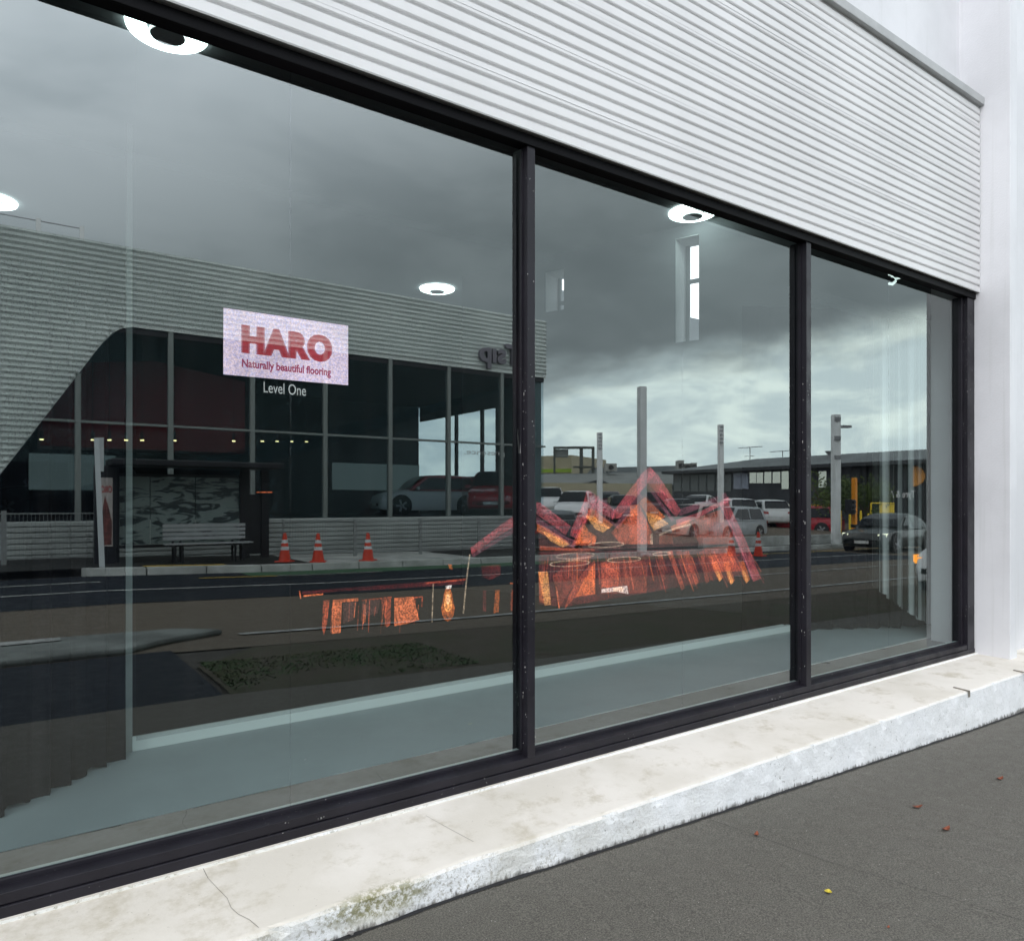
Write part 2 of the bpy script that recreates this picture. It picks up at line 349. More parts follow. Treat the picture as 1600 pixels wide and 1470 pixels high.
def ledge_nodes(m):
    t = m.node_tree; p = t.nodes['Principled BSDF']; tcn = N(t, 'ShaderNodeTexCoord'); geo = N(t, 'ShaderNodeNewGeometry')
    def nz(s, d=5.0, r=.6, sc=None):
        n = N(t, 'ShaderNodeTexNoise', i_Scale=s, i_Detail=d, i_Roughness=r)
        if sc:
            a = N(t, 'ShaderNodeMapping'); a.inputs['Scale'].default_value = sc; t.links.new(tcn.outputs['Object'], a.inputs[0]); t.links.new(a.outputs[0], n.inputs[0])
        else: t.links.new(tcn.outputs['Object'], n.inputs[0])
        return n.outputs[0]
    s = N(t, 'ShaderNodeSeparateXYZ'); t.links.new(tcn.outputs['Object'], s.inputs[0]); Xo, Yo, Zo = s.outputs
    sn = N(t, 'ShaderNodeSeparateXYZ'); t.links.new(geo.outputs['Normal'], sn.inputs[0])
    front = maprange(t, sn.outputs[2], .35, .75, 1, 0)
    c0 = mixc(t, maprange(t, nz(1.6, 6), .38, .66), (.74, .70, .64), (.64, .60, .53))
    c0 = mixc(t, maprange(t, nz(4.5, 7, .7), .50, .70, 0, .6), c0, (.41, .36, .26))
    spots = maprange(t, nz(75, 2, .6), .70, .76, 0, .6)
    spots = math_(t, 'MULTIPLY', spots, maprange(t, nz(3.1, 2), .5, .6))
    c0 = mixc(t, spots, c0, (.16, .14, .11))
    # front: paler, cooler base standing in for missing light; weathered, exposed aggregate, more so on the left
    leftness = maprange(t, Xo, .9, 3.3, 1, .12)
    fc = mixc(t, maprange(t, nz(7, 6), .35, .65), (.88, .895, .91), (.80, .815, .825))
    grain = math_(t, 'MULTIPLY', maprange(t, nz(55, 6, .75), .50, .60), leftness)
    grain = math_(t, 'MULTIPLY', grain, maprange(t, nz(6, 3), .34, .58, .25, 1))
    fc = mixc(t, math_(t, 'MULTIPLY', grain, .8), fc, (.33, .31, .26))
    fc = mixc(t, math_(t, 'MULTIPLY', maprange(t, nz(2.3, 3), .4, .6), math_(t, 'MULTIPLY', leftness, .5)), fc, (.55, .52, .42))
    pits = math_(t, 'MULTIPLY', maprange(t, nz(34, 5, .8), .60, .68), maprange(t, nz(2.6, 3), .42, .56, .12, 1))
    fc = mixc(t, pits, fc, (.12, .11, .085))
    # dirt rising from the footpath
    low_ = math_(t, 'ADD', math_(t, 'SUBTRACT', Zo, maprange(t, Xo, 1.5, 5.5, -.05, -.165, False)), math_(t, 'MULTIPLY_ADD', nz(22, 5, .7, (2, 2, .6)), .09, -.045))
    fc = mixc(t, maprange(t, low_, -.005, .022, .85, 0), fc, (.07, .062, .05))
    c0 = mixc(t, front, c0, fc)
    # moss
    dx = math_(t, 'DIVIDE', math_(t, 'SUBTRACT', Xo, 1.12), .24); dz = math_(t, 'DIVIDE', math_(t, 'SUBTRACT', Zo, .03), .06); dy = math_(t, 'DIVIDE', math_(t, 'ADD', Yo, .60), .08)
    rr = math_(t, 'ADD', math_(t, 'MULTIPLY', dx, dx), math_(t, 'ADD', math_(t, 'MULTIPLY', dz, dz), math_(t, 'MULTIPLY', dy, dy)))
    mo = math_(t, 'MULTIPLY', maprange(t, rr, .1, 1.3, 1, 0), maprange(t, nz(40, 6, .8), .42, .56))
    c0 = mixc(t, math_(t, 'MULTIPLY', mo, .85), c0, (.16, .15, .03))
    # grime line under the front arris
    t.links.new(c0, p.inputs['Base Color']); p.inputs['Roughness'].default_value = .85
    h = math_(t, 'ADD', math_(t, 'MULTIPLY', nz(60, 6, .75), math_(t, 'MULTIPLY_ADD', front, 1.2, .12)), math_(t, 'MULTIPLY', nz(9, 4), .4))
    bp = N(t, 'ShaderNodeBump', i_Strength=.55, i_Distance=.012); t.links.new(h, bp.inputs['Height']); t.links.new(bp.outputs[0], p.inputs['Normal'])
ledge_nodes(m_ledge)

XL, XP = -5.0, 6.965            # left end of the modelled front, side of the white fin
def zb(x): return .198 + .0085 * (x - 2)      # bottom of the glass
bld = thing('shop_building', 'white showroom building with ribbed metal band above black framed windows', 'building')
# ribbed cladding: flat face boards with a recessed groove between them
YC = -.11; pitch = (4.865 - 3.262) / 25
c = MB(); zz = 3.262
prof = []
for i in range(25):
    z0 = 3.262 + i * pitch
    prof += [(YC + .004, z0), (YC, z0 + .006), (YC, z0 + pitch * .73), (YC + .013, z0 + pitch * .78), (YC + .016, z0 + pitch * .92), (YC + .012, z0 + pitch * .985)]
prof += [(YC + .004, 4.865)]
xs = [XL + (XP - .004 - XL) * k / 8 for k in range(9)]
vs = [(x, y + .0015 * math.sin(x * 1.7 + z * 3), z) for x in xs for (y, z) in prof]; n = len(prof)
c.add(vs, [(i * n + j, (i + 1) * n + j, (i + 1) * n + j + 1, i * n + j + 1) for i in range(8) for j in range(n - 1)])
o = c.build('cladding', m_clad, bld, fix=False)
bk = MB(); bk.box(XL, XP - .004, -.075, .0, 3.275, 4.86); bk.build('cladding_backing', m_cap, bld)
# lap joints between sheets: hairlines
j = MB()
for i in (3, 7, 11, 14, 18, 22):
    z = 3.262 + i * pitch + pitch * .33
    j.box(XL, XP - .01, YC - .0012, YC + .002, z, z + .0016)
j.build('sheet_joint', mat('joint_grey', (.60, .60, .61), .7), bld)
q = MB(); q.box(XL, XP + .0, YC - .035, .059, 4.868, 4.935); q.build('flashing', m_cap, bld, bevel=.004)
q = MB(); q.box(XL, XP, .06, .30, 4.86, 10); q.build('upper_wall', m_paint, bld)
q = MB(); q.box(XP, XP + .135, -.34, .30, .105, 10); q.build('fin', m_paint, bld, bevel=.004)
q = MB(); q.box(XP + .135, 30, -.215, .30, .10, 10); q.build('wing_wall', m_paint, bld)
q = MB(); q.box(XP + .28, XP + .36, -.25, -.216, .12, 10); q.build('downpipe_cover', m_paint, bld, bevel=.01)

# window frame
q = MB(); q.box(XL, XP - .003, -.065, .012, 3.223, 3.262); q.box(XL, XP - .003, -.055, -.05, 3.19, 3.223, 0) if False else None
q.box(XL, XP - .003, -.078, -.064, 3.212, 3.262)
q.build('header_frame', mat('header_shaded_black', (.004, .004, .005), .6, spec=.1), bld, bevel=.003)  # frame black made darker, shade under the cladding put into the colour
q = MB()
def wedge(q, x0, x1, y0, y1, a0, a1, b0, b1):
    """bar along x whose bottom/top heights follow the fall of the glass line; front edge may be lower"""
    q.hexa([(x0, y0, zb(x0) + a0), (x1, y0, zb(x1) + a0), (x1, y1, zb(x1) + a0), (x0, y1, zb(x0) + a0),
            (x0, y0, zb(x0) + b0), (x1, y0, zb(x1) + b0), (x1, y1, zb(x1) + b1), (x0, y1, zb(x0) + b1)])
wedge(q, XL, XP - .003, -.062, .06, -.052, 0, -.012, .0)
wedge(q, XL, XP - .003, -.070, -.0, -.098, 0, -.054, -.054)
wedge(q, XL, XP - .003, -.012, .0, -.01, 0, .012, .016)
q.build('sill_frame', m_frame, bld, bevel=.003)
MULL = [-2.54, -.18, 2.1715, 4.512]
for x in MULL:
    hw = .0235 if x < 3 else .027
    q = MB(); q.hexa([(x - hw, -.066, zb(x) - .012), (x + hw, -.066, zb(x) - .012), (x + hw, .06, zb(x)), (x - hw, .06, zb(x)),
                      (x - hw, -.066, 3.214), (x + hw, -.066, 3.214), (x + hw, .06, 3.223), (x - hw, .06, 3.223)])
    mo_ = q.build('mullion', m_frame, bld, bevel=.002)
    q = MB(); q.box(x - hw - .009, x - hw + .001, -.028, -.018, zb(x) + .02, 3.2); q.build('glazing_bead', m_frame, mo_)
q = MB(); q.box(6.835, XP - .003, -.066, .06, .15, 3.214); q.box(6.812, 6.836, -.03, .05, .2, 3.22); q.build('jamb_frame', m_frame, bld, bevel=.003)
# scratches and paint splashes on the mullions
m_scr = mat('paint_splash', (.6, .6, .58), .6)
q = MB()
for x, hw in ((2.1715, .0235), (4.512, .027)):
    for k in range(40):
        z = .25 + random.random() ** 1.3 * 2.0; y = -.06 + random.random() * .05; r = random.uniform(.0012, .0035); l = random.choice([1, 1, 2, 6])
        q.box(x - hw - .0012, x - hw + .001, y, y + r, z, z + r * l)
    for k in range(16):
        z = .25 + random.random() * 2.4; y = x - hw + random.random() * 2 * hw; r = .0015
        q.box(y, y + r, -.0672, -.065, z, z + r * random.choice([1, 3]))
q.prism([(2.146, -.02, 1.80), (2.146, -.014, 1.82), (2.146, -.004, 1.70), (2.146, -.006, 1.695)], (.002, 0, 0))
tag(q.build('paint_splash', m_scr, bld), kind='stuff')

m_glass = glassmat('shop_glass', .17, (.59, .66, .655), (.93, 1.0, .985), 0.0, True)
edges = [XL] + MULL + [6.83]
for a, b in zip(edges, edges[1:]):
    q = MB(); q.quad((a, 0, zb(a) - .01), (b, 0, zb(b) - .01), (b, 0, 3.23), (a, 0, 3.23))
    p = q.build('window_pane', m_glass, bld, fix=False)
    x = (a + b) / 2 - .01
    q = MB(); q.quad((x, -.0012, zb(x)), (x + .005, -.0012, zb(x)), (x + .005, -.0012, 3.223), (x, -.0012, 3.223)); q.build('seam', glassmat('seam_line', .03, (.97, .97, .98), (.9, .9, .9), .3), p)
m_vest = mat('pale_trim', (.55, .60, .59), .6, .1, 3)
q = MB()
wedge(q, XL, 6.8, .004, .03, -.02, 0, .012, .012); q.build('inner_trim', m_vest, bld)

# concrete ledge under the window: an uneven poured step
def ledge():
    q = MB(); nx = 420; x0, x1 = -4.0, 12.0
    from mathutils import noise
    def zin(x): return zb(x) - .092
    def ztop(x): return .062 + .0106 * (x - .595)
    prof = []  # rows across: (y, z)
    rows = 0
    V = []
    for i in range(nx + 1):
        x = x0 + (x1 - x0) * i / nx
        nn = lambda s, o=0: noise.noise(Vector((x * s, o, 0)))
        yf = -.585 + .006 * nn(2.2) + .004 * nn(9, 3)
        zt = ztop(x) + .003 * nn(3, 5); zi = zin(x); zg = gz(x) - .03
        chip = max(0, nn(11, 7) - .25) * .03 + max(0, nn(30, 9) - .3) * .015
        row = [(.0, zi), (-.085, zi), (-.087, zi - .010)]
        for k in range(1, 6):
            f = k / 6; row.append((-.087 + (yf + .02 + .087) * f, zi - .010 + (zt - zi + .010) * f))
        row += [(yf + .022, zt), (yf + .008 + chip * .5, zt - .003 - chip * .4), (yf + chip, zt - .014 - chip)]
        for k in range(1, 6):
            f = k / 6; z = zt - .014 - chip + (zg - zt + .014) * f
            row.append((yf + .006 * noise.noise(Vector((x * 14, z * 18, 2))) + .012 * f * noise.noise(Vector((x * 5, 4, 1))), z))
        row.append((yf - .004, zg))
        V += [(x, y, z) for y, z in row]; rows = len(row)
    q.add(V, [(i * rows + j, (i + 1) * rows + j, (i + 1) * rows + j + 1, i * rows + j + 1) for i in range(nx) for j in range(rows - 1)])
    o = q.build('concrete_ledge', m_ledge, None, fix=False)
    tag(o, 'long white painted concrete ledge, chipped and mossy, under the shop windows', 'ledge')
    # hairline cracks running down across the top
    m_crack = mat('crack', (.22, .20, .17), .9)
    for pts in ([(315, 1352), (325, 1372), (342, 1390), (355, 1403), (361, 1418), (372, 1428), (390, 1437), (404, 1449)],
                [(665, 1274), (690, 1288), (712, 1300), (740, 1315)]):
        w_ = []
        for px, py in pts:
            # walk down the line of sight to the sloping top
            d = ray(px, py); t = 2.0
            for _ in range(60):
                P_ = CAM + d * t; f = min(1, max(0, (-.087 - P_.y) / .478)); zt = (zin(P_.x) - .010) * (1 - f) + ztop(P_.x) * f
                t += (zt - P_.z) / d.z * .9
            w_.append(CAM + d * t + Vector((0, 0, .0016)))
        q = MB()
        for a, b in zip(w_, w_[1:]):
            r = random.uniform(.0007, .0013); e = (b - a).normalized().cross(Vector((0, 0, 1))) * r
            q.quad(a - e, a + e, b + e, b - e)
        q.build('crack', m_crack, o, fix=False)
    return ztop
ztop = ledge()
# dark gap between ledge and footpath
q = MB(); x = -4
m_gap = mat('tar_joint', (.012, .012, .014), .8)
while x < 12:
    q.quad((x, -.60 - random.random() * .006, gz(x) + .004), (x + .08, -.60 - random.random() * .006, gz(x + .08) + .004), (x + .08, -.56, gz(x + .08) + .004), (x, -.56, gz(x) + .004)); x += .08
q.build('joint_strip', m_gap, fix=False)['kind'] = 'structure'

# metal clips screwed to the ledge
m_steel = mat('dull_steel', (.30, .27, .23), .5, .3, 40, metal=.6)
def on_ledge(px, py):
    d = ray(px, py); t = 5.0
    for _ in range(60):
        P_ = CAM + d * t; f = min(1, max(0, (-.087 - P_.y) / .478)); zt = (zb(P_.x) - .102) * (1 - f) + ztop(P_.x) * f
        t += (zt - P_.z) / d.z * .9
    return CAM + d * t
for (a, b, lab) in (((1490, 1074), (1514, 1080), 'small bent steel bracket on the ledge edge, left of the white fin'), ((1584, 1047), (1606, 1052), 'small bent steel bracket on the ledge in front of the white fin')):
    A, B = on_ledge(*a), on_ledge(*b); t = thing('metal_bracket', lab, 'bracket', A, 0, 'steel brackets on the ledge')
    D = B - A; e = D.normalized().cross(Vector((0, 0, 1))) * .009; up = Vector((0, 0, .006))
    q = MB(); q.hexa([-e, D - e, D + e, e, -e + up, D - e + up, D + e + up, e + up]); q.build('strap', m_steel, t, bevel=.001)
    q = MB(); q.hexa([D - e + Vector((0, -.001, -.04)), D - e + Vector((.006, -.001, -.04)), D + e + Vector((.006, 0, -.04)), D + e + Vector((0, 0, -.04)),
                      D - e + up, D - e + up + Vector((.006, 0, 0)), D + e + up + Vector((.006, 0, 0)), D + e + up]); q.build('hook', m_steel, t)

# leaves and grit on the footpath
def on_ground(px, py):
    d = ray(px, py); t = 2.0
    for _ in range(40):
        P_ = CAM + d * t; t += (gz(P_.x) - P_.z) / d.z * .9
    return CAM + d * t
m_lr = mat('dry_leaf', (.20, .055, .025), .7, .4, 60); m_ly = mat('yellow_leaf', (.55, .44, .04), .6, .3, 60)
for (px, py, s, m, lab, pal) in ((1433, 1262, .060, m_lr, 'curled brown leaf on the footpath nearest the ledge, right of the others', 0), (1478, 1297, .060, m_lr, 'curled brown leaf lying beyond the yellow leaf, near the frame edge', 0),
                            (1562, 1218, .060, m_lr, 'curled brown leaf farthest up the footpath', 0), (1182, 1305, .045, m_lr, 'small red brown leaf scrap on the faint footpath joint', 0),
                            (1388, 1450, .020, m_lr, 'tiny crumpled brown leaf near the bottom of the view', 0), (1294, 1395, .030, m_ly, 'bright yellow leaf crumpled on the dark footpath', 0)):
    P_ = on_ground(px, py); q = MB(); n = 7; a = random.uniform(-.5, .5); V = []
    for i in range(n + 1):
        f = i / n; wd = s * .22 * math.sin(math.pi * min(.98, max(.04, f))) ** .7 * (2.2 if m is m_ly else 1)
        x = (f - .5) * s
        for k in (-1, 0, 1):
            V.append((x + random.uniform(-.001, .001), k * wd, .003 + (0.30 * wd if k else 0) + s * .22 * (2 * f - 1) ** 2 + random.uniform(0, .001)))
    V = [(x * math.cos(a) - y * math.sin(a), x * math.sin(a) + y * math.cos(a), z) for x, y, z in V]
    q.add(V, [(3 * i + k, 3 * (i + 1) + k, 3 * (i + 1) + k + 1, 3 * i + k + 1) for i in range(n) for k in (0, 1)])
    o = q.build('leaf', m, smooth=True, fix=False); o.location = P_; tag(o, lab, 'leaf', 'fallen leaves on the footpath')
P_ = on_ground(548, 1461)
q = MB(); V = [Vector((random.gauss(0, 1), random.gauss(0, 1), random.gauss(0, 1))).normalized() for _ in range(14)]
import bmesh
bm = bmesh.new()
for v in V: bm.verts.new((v.x * .013, v.y * .011, v.z * .010))
bmesh.ops.convex_hull(bm, input=bm.verts); me = bpy.data.meshes.new('pebble'); bm.to_mesh(me); bm.free(); me.materials.append(mat('pebble', (.22, .21, .2), .8))
o = bpy.data.objects.new('pebble', me); COL.objects.link(o); o.location = P_ + Vector((0, 0, .008)); tag(o, 'small grey stone at the foot of the ledge below the mossy patch', 'stone')
q = MB(); m_grit = mat('grit', (.4, .38, .34), .8)
for i in range(420):
    px, py = random.uniform(560, 1660), random.uniform(1130, 1500)
    P_ = on_ground(px, py)
    if P_.y > -.62: continue
    r = random.uniform(.0008, .0026); q.add([P_ + Vector((-r, -r, .001)), P_ + Vector((r, -r * .6, .001)), P_ + Vector((.6 * r, r, .001)), P_ + Vector((0, 0, r * 1.3))], [(0, 1, 3), (1, 2, 3), (2, 0, 3)])
tag(q.build('grit', m_grit, fix=False), kind='stuff')
q = MB(); m_j = mat('footpath_joint', (.028, .027, .024), .9)
for pts in ([(1110, 1281), (1175, 1303), (1290, 1345), (1400, 1378), (1500, 1408), (1640, 1452)],):
    W = [on_ground(*p) + Vector((0, 0, .003)) for p in pts]
    for a, b in zip(W, W[1:]):
        e = (b - a).normalized().cross(Vector((0, 0, 1))) * .0009; q.quad(a - e, a + e, b + e, b - e)
q.build('footpath_joint', m_j, fix=False)['kind'] = 'structure'

# =================================================================== the room behind the glass
m_in = mat('room_paint', (.22, .23, .24), .8, .05, 1)
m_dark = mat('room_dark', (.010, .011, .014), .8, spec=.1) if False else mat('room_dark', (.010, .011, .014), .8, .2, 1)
m_ceil = mat('room_ceiling', (.2, .21, .22), .9, .05, 1)
m_floor = mat('pale_floor', (.54, .60, .62), .5, .06, 1.4)
def yfl(x): return 1.62 + .0 * x
q = MB(); q.hexa([(XL, .36, zb(XL) - .25), (9, .36, zb(9) - .25), (9, 1.42, zb(9) - .25), (XL, 1.42, zb(XL) - .25), (XL, .36, zb(XL) - .035), (9, .36, zb(9) - .035), (9, 1.42, zb(9) - .035), (XL, 1.42, zb(XL) - .035)])
q.build('window_platform', m_floor, bld)
q = MB(); q.hexa([(XL, .06, zb(XL) - .25), (9, .06, zb(9) - .25), (9, .359, zb(9) - .25), (XL, .359, zb(XL) - .25), (XL, .06, zb(XL) - .05), (9, .06, zb(9) - .05), (9, .359, zb(9) - .04), (XL, .359, zb(XL) - .04)])
q.build('added_dark_strip', mat('added_dark', (.05, .055, .06), .95, .2, 30), bld)  # added dark strip, keeps the mirrored ledge from over-brightening the floor band
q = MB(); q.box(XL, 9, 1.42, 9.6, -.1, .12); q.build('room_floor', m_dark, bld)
wd_ = Vector((-.3353, .9421, 0)); W0 = Vector((7.18, 3.2, 0)) - wd_ * 3.1
q = MB(); q.prism([(XL - .2, .06, 4.95), (8.45, .06, 4.95), (W0.x + wd_.x * 6.9 + .35, W0.y + wd_.y * 6.9 + .1, 4.95), (12, W0.y + wd_.y * 6.9 + .1, 4.95), (12, 9.8, 4.95), (XL - .2, 9.8, 4.95)], (0, 0, .15)); q.box(XL, 9, 2.0, 2.25, 4.86, 4.95); q.box(XL, 9, 5.2, 5.4, 4.86, 4.95); q.build('ceiling', m_ceil, bld)
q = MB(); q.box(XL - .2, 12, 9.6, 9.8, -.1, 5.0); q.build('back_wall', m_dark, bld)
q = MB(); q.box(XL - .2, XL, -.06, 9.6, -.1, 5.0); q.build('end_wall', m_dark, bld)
q = MB(); q.box(XL, 8.9, .013, .059, 3.28, 4.95); q.build('lintel_wall', m_in, bld)
# oblique wall with two slot windows
wn = Vector((.9421, .3353, 0)); TH_ = .38
def wallpt(px, py):
    d = ray(px, py); # intersect plane through W0 with normal wn
    t = (W0 - CAM).dot(wn) / d.dot(wn); P_ = CAM + d * t
    return (P_ - W0).dot(wd_), P_.z
def wq(q, s0, s1, z0, z1, mi=0):
    a, b = W0 + wd_ * s0, W0 + wd_ * s1
    q.hexa([(a.x, a.y, z0), (b.x, b.y, z0), (b.x + wn.x * TH_, b.y + wn.y * TH_, z0), (a.x + wn.x * TH_, a.y + wn.y * TH_, z0),
            (a.x, a.y, z1), (b.x, b.y, z1), (b.x + wn.x * TH_, b.y + wn.y * TH_, z1), (a.x + wn.x * TH_, a.y + wn.y * TH_, z1)], mi)
sA, zA = wallpt(1092, 365); sB, zB = wallpt(1055, 533); sC, zC = wallpt(881, 420); sD, zD = wallpt(852, 487)
zlo = wallpt(1075, 533)[1]; zlo2 = wallpt(866, 486)[1]
q = MB(); wq(q, 0, sA, 0, 4.95); wq(q, sA, sB, zA, 4.95); wq(q, sA, sB, 0, zlo); wq(q, sB, sC, 0, 4.95); wq(q, sC, sD, zC, 4.95); wq(q, sC, sD, 0, zlo2); wq(q, sD, 6.9, 0, 4.95)
q.build('side_wall', m_in, bld)
q = MB(); e_ = W0 + wd_ * 6.9; q.box(e_.x + .3, 12, e_.y, e_.y + .2, 0, 4.95); q.build('partition', m_in, bld)
m_rev = mat('white_reveal', (.82, .83, .83), .6)
m_wf = mat('grey_window_frame', (.25, .26, .27), .5)
for (s0, s1, z0, z1, lab) in ((sA, sB, zlo, zA, 'tall'), (sC, sD, zlo2, zC, 'short')):
    q = MB(); a, b = W0 + wd_ * (s0 + .001) , W0 + wd_ * (s1 - .001)
    o1 = wn * .02; o2 = wn * (TH_ - .02)
    def P3(s, z, dd): v = W0 + wd_ * s + wn * dd; return (v.x, v.y, z)
    q.hexa([P3(s1 - .012, z0, .005), P3(s1 - .002, z0, .005), P3(s1 - .002, z0, TH_), P3(s1 - .012, z0, TH_), P3(s1 - .012, z1, .005), P3(s1 - .002, z1, .005), P3(s1 - .002, z1, TH_), P3(s1 - .012, z1, TH_)])
    q.hexa([P3(s0, z1 - .012, .005), P3(s1, z1 - .012, .005), P3(s1, z1 - .012, TH_), P3(s0, z1 - .012, TH_), P3(s0, z1 - .002, .005), P3(s1, z1 - .002, .005), P3(s1, z1 - .002, TH_), P3(s0, z1 - .002, TH_)])
    wnd = q.build('slot_window', m_rev, bld)
    q = MB()
    def bar(sa, sb, za, zc_): q.hexa([P3(sa, za, TH_ - .06), P3(sb, za, TH_ - .06), P3(sb, za, TH_ - .02), P3(sa, za, TH_ - .02), P3(sa, zc_, TH_ - .06), P3(sb, zc_, TH_ - .06), P3(sb, zc_, TH_ - .02), P3(sa, zc_, TH_ - .02)])
    bar(s1 - .06, s1 - .014, z0, z1 - .014); bar(s0, s0 + .045, z0, z1 - .014); zm = z0 + (z1 - z0) * (.62 if lab == 'tall' else .3); bar(s0 + .045, s1 - .06, zm, zm + .05)
    q.build('frame', m_wf, wnd)

# ring lights in the ceiling
m_ring = emis('ring_lamp', (.86, 1.0, .96), 10.0, solid=1)
m_hub = mat('lamp_hub', (.75, .77, .78), .5)
def ring_light(P_, rad, lab):
    t = thing('ceiling_light', lab, 'ceiling light', P_, 0, 'round ring lights in the showroom ceiling')
    q = MB(); n = 40
    V = []
    for k in range(n):
        a = 2 * math.pi * k / n
        for r, z in ((rad * .5, 0), (rad * .52, -.02), (rad * .75, -.045), (rad * .98, -.02), (rad, 0)): V.append((r * math.cos(a), r * math.sin(a), z))
    q.add(V, [(5 * k + j, 5 * ((k + 1) % n) + j, 5 * ((k + 1) % n) + j + 1, 5 * k + j + 1) for k in range(n) for j in range(4)])
    q.build('ring', m_ring, t, smooth=True, fix=False)
    q = MB(); q.cyl((0, 0, -.06), (0, 0, 1), rad * .42, .06, 28); q.build('hub', m_hub, t, bevel=.005)
    return t
def on_ceil(px, py):
    d = ray(px, py); return CAM + d * ((4.94 - CAM.z) / d.z)
for px, py, lab in ((262, 45, 'large glowing ring light at the top left, cut by the black header'), (683, 451, 'glowing ring light right of the lit flooring sign, deepest in the room'),
                    (1082, 332, 'glowing ring light above the tall slot window'), (-18, 312, 'glowing ring light cut off by the left edge of the view')):
    ring_light(on_ceil(px, py), .285, lab)
P_ = at(1399, 437, .9)
t = thing('wall_light', 'small white curved lamp just under the header in the right hand pane', 'lamp', P_)
q = MB(); q.tube([(-.12, .0, .03), (-.03, .02, .035), (.05, .02, .02), (.1, .0, .04)], .012, 8); q.tube([(-.08, .02, -.05), (0, .03, -.04), (.06, .03, .0)], .014, 8)
q.build('arm', emis('curved_lamp', (.85, .97, .93), 1.6, solid=1), t)
q = MB(); q.tube([(.05, .02, .02), (.05, .05, 1.22)], .006, 6); q.build('stem', m_hub, t)

# curtains
def curtain(name, lab, pts, z0f, z1, amp, m, waves, seed, group=None):
    random.seed(seed); q = MB(); V = []; n = waves * 10; rows = 6
    for i in range(n + 1):
        f = i / n; k = f * (len(pts) - 1); i0 = min(int(k), len(pts) - 2); r = k - i0
        P_ = Vector((*pts[i0], 0)).lerp(Vector((*pts[i0 + 1], 0)), r); T = (Vector((*pts[i0 + 1], 0)) - Vector((*pts[i0], 0))).normalized(); Nn = Vector((-T.y, T.x, 0))
        ph = f * waves * 2 * math.pi
        for j in range(rows + 1):
            g_ = j / rows; z = z0f(f) * (1 - g_) + z1 * g_
            A = amp * (1.0 - .35 * g_) * (1 + .4 * math.sin(f * 37 + seed))
            V.append(P_ + Nn * (A * math.sin(ph + .5 * math.sin(f * 23) + .25 * (1 - g_))) + T * (.35 * A * math.sin(2 * ph)) + Vector((0, 0, z)))
    q.add(V, [(i * (rows + 1) + j, (i + 1) * (rows + 1) + j, (i + 1) * (rows + 1) + j + 1, i * (rows + 1) + j + 1) for i in range(n) for j in range(rows)])
    o = q.build(name, m, smooth=True, fix=False)
    return tag(o, lab, 'curtain', group)
m_cdark = mat('dark_drape', (.010, .010, .014), .95, .2, 6, spec=.05)
m_clight = glassmat('sheer_fabric', .0, (.35, .37, .37))
t_ = m_clight.node_tree
mx_ = [n for n in t_.nodes if n.type == 'MIX_SHADER'][0]; gl_ = [n for n in t_.nodes if n.type == 'BSDF_GLOSSY'][0]
df_ = N(t_, 'ShaderNodeBsdfDiffuse'); df_.inputs[0].default_value = (.78, .80, .80, 1); t_.links.new(df_.outputs[0], mx_.inputs[2]); t_.nodes.remove(gl_)
tc_ = N(t_, 'ShaderNodeTexCoord'); mm_ = N(t_, 'ShaderNodeMapping'); mm_.inputs['Scale'].default_value = (9, 9, .05); t_.links.new(tc_.outputs['Object'], mm_.inputs[0])
nn_ = N(t_, 'ShaderNodeTexNoise', i_Scale=1.6, i_Detail=3.0); t_.links.new(mm_.outputs[0], nn_.inputs[0]); t_.links.new(maprange(t_, nn_.outputs[0], .40, .58, .06, .92), mx_.inputs[0])
L0 = at(205, 1180, 1.28); 
curtain('curtain', 'black floor length curtain with a ragged hem at the left end of the display', [(-4.6, .45), (-.4, .60), (.0, .72), (.535, 1.215)], lambda f: zb(0) - .03 + .02 * math.sin(f * 47) * math.sin(f * 19), 2.45, .024, m_cdark, 19, 3, 'curtains behind the glass')
curtain('curtain', 'black floor length curtain behind the right hand window pane', [(5.9, 1.55), (6.9, 1.02), (7.4, .75), (8.6, .55)], lambda f: zb(7) - .03 + .012 * math.sin(f * 50), 3.35, .03, m_cdark, 14, 5, 'curtains behind the glass')
curtain('curtain', 'pale sheer curtain with soft folds beside the white fin', [(6.80, .75), (7.1, .62), (7.45, .45), (8.1, .33)], lambda f: zb(7) + .42 - .38 * min(1, f * 1.8), 3.2, .03, m_clight, 13, 9, 'curtains behind the glass')
q = MB(); q.box(5.5, 8.8, .7, .78, 3.2, 3.28); q.build('curtain_rail', m_wf, bld)

# =================================================================== the see-through LED display
YS = 1.30
scr = thing('led_display', 'wide see-through LED display glowing with a red building picture and a sign', 'display screen', (3.6, YS, .2))
scr.location = (0, 0, 0)
A = at(207, 1175, YS); B = at(1252, 983, YS)
q = MB(); q.hexa([(A.x, YS - .03, A.z - .012), (B.x, YS - .03, B.z - .012), (B.x, YS + .05, B.z - .012), (A.x, YS + .05, A.z - .012),
                  (A.x, YS + .035, A.z + .070), (B.x, YS + .035, B.z + .070), (B.x, YS + .05, B.z + .070), (A.x, YS + .05, A.z + .070)])
q.hexa([(A.x, YS - .085, A.z - .018), (B.x, YS - .085, B.z - .018), (B.x, YS - .031, B.z - .018), (A.x, YS - .031, A.z - .018),
        (A.x, YS - .085, A.z - .010), (B.x, YS - .085, B.z - .010), (B.x, YS - .031, B.z + .01), (A.x, YS - .031, A.z + .01)], 1)
q.build('bottom_rail', [mat('rail_white', (.90, .95, .93), .6), m_vest], scr)
q = MB(); T0 = at(202, 1165, YS)
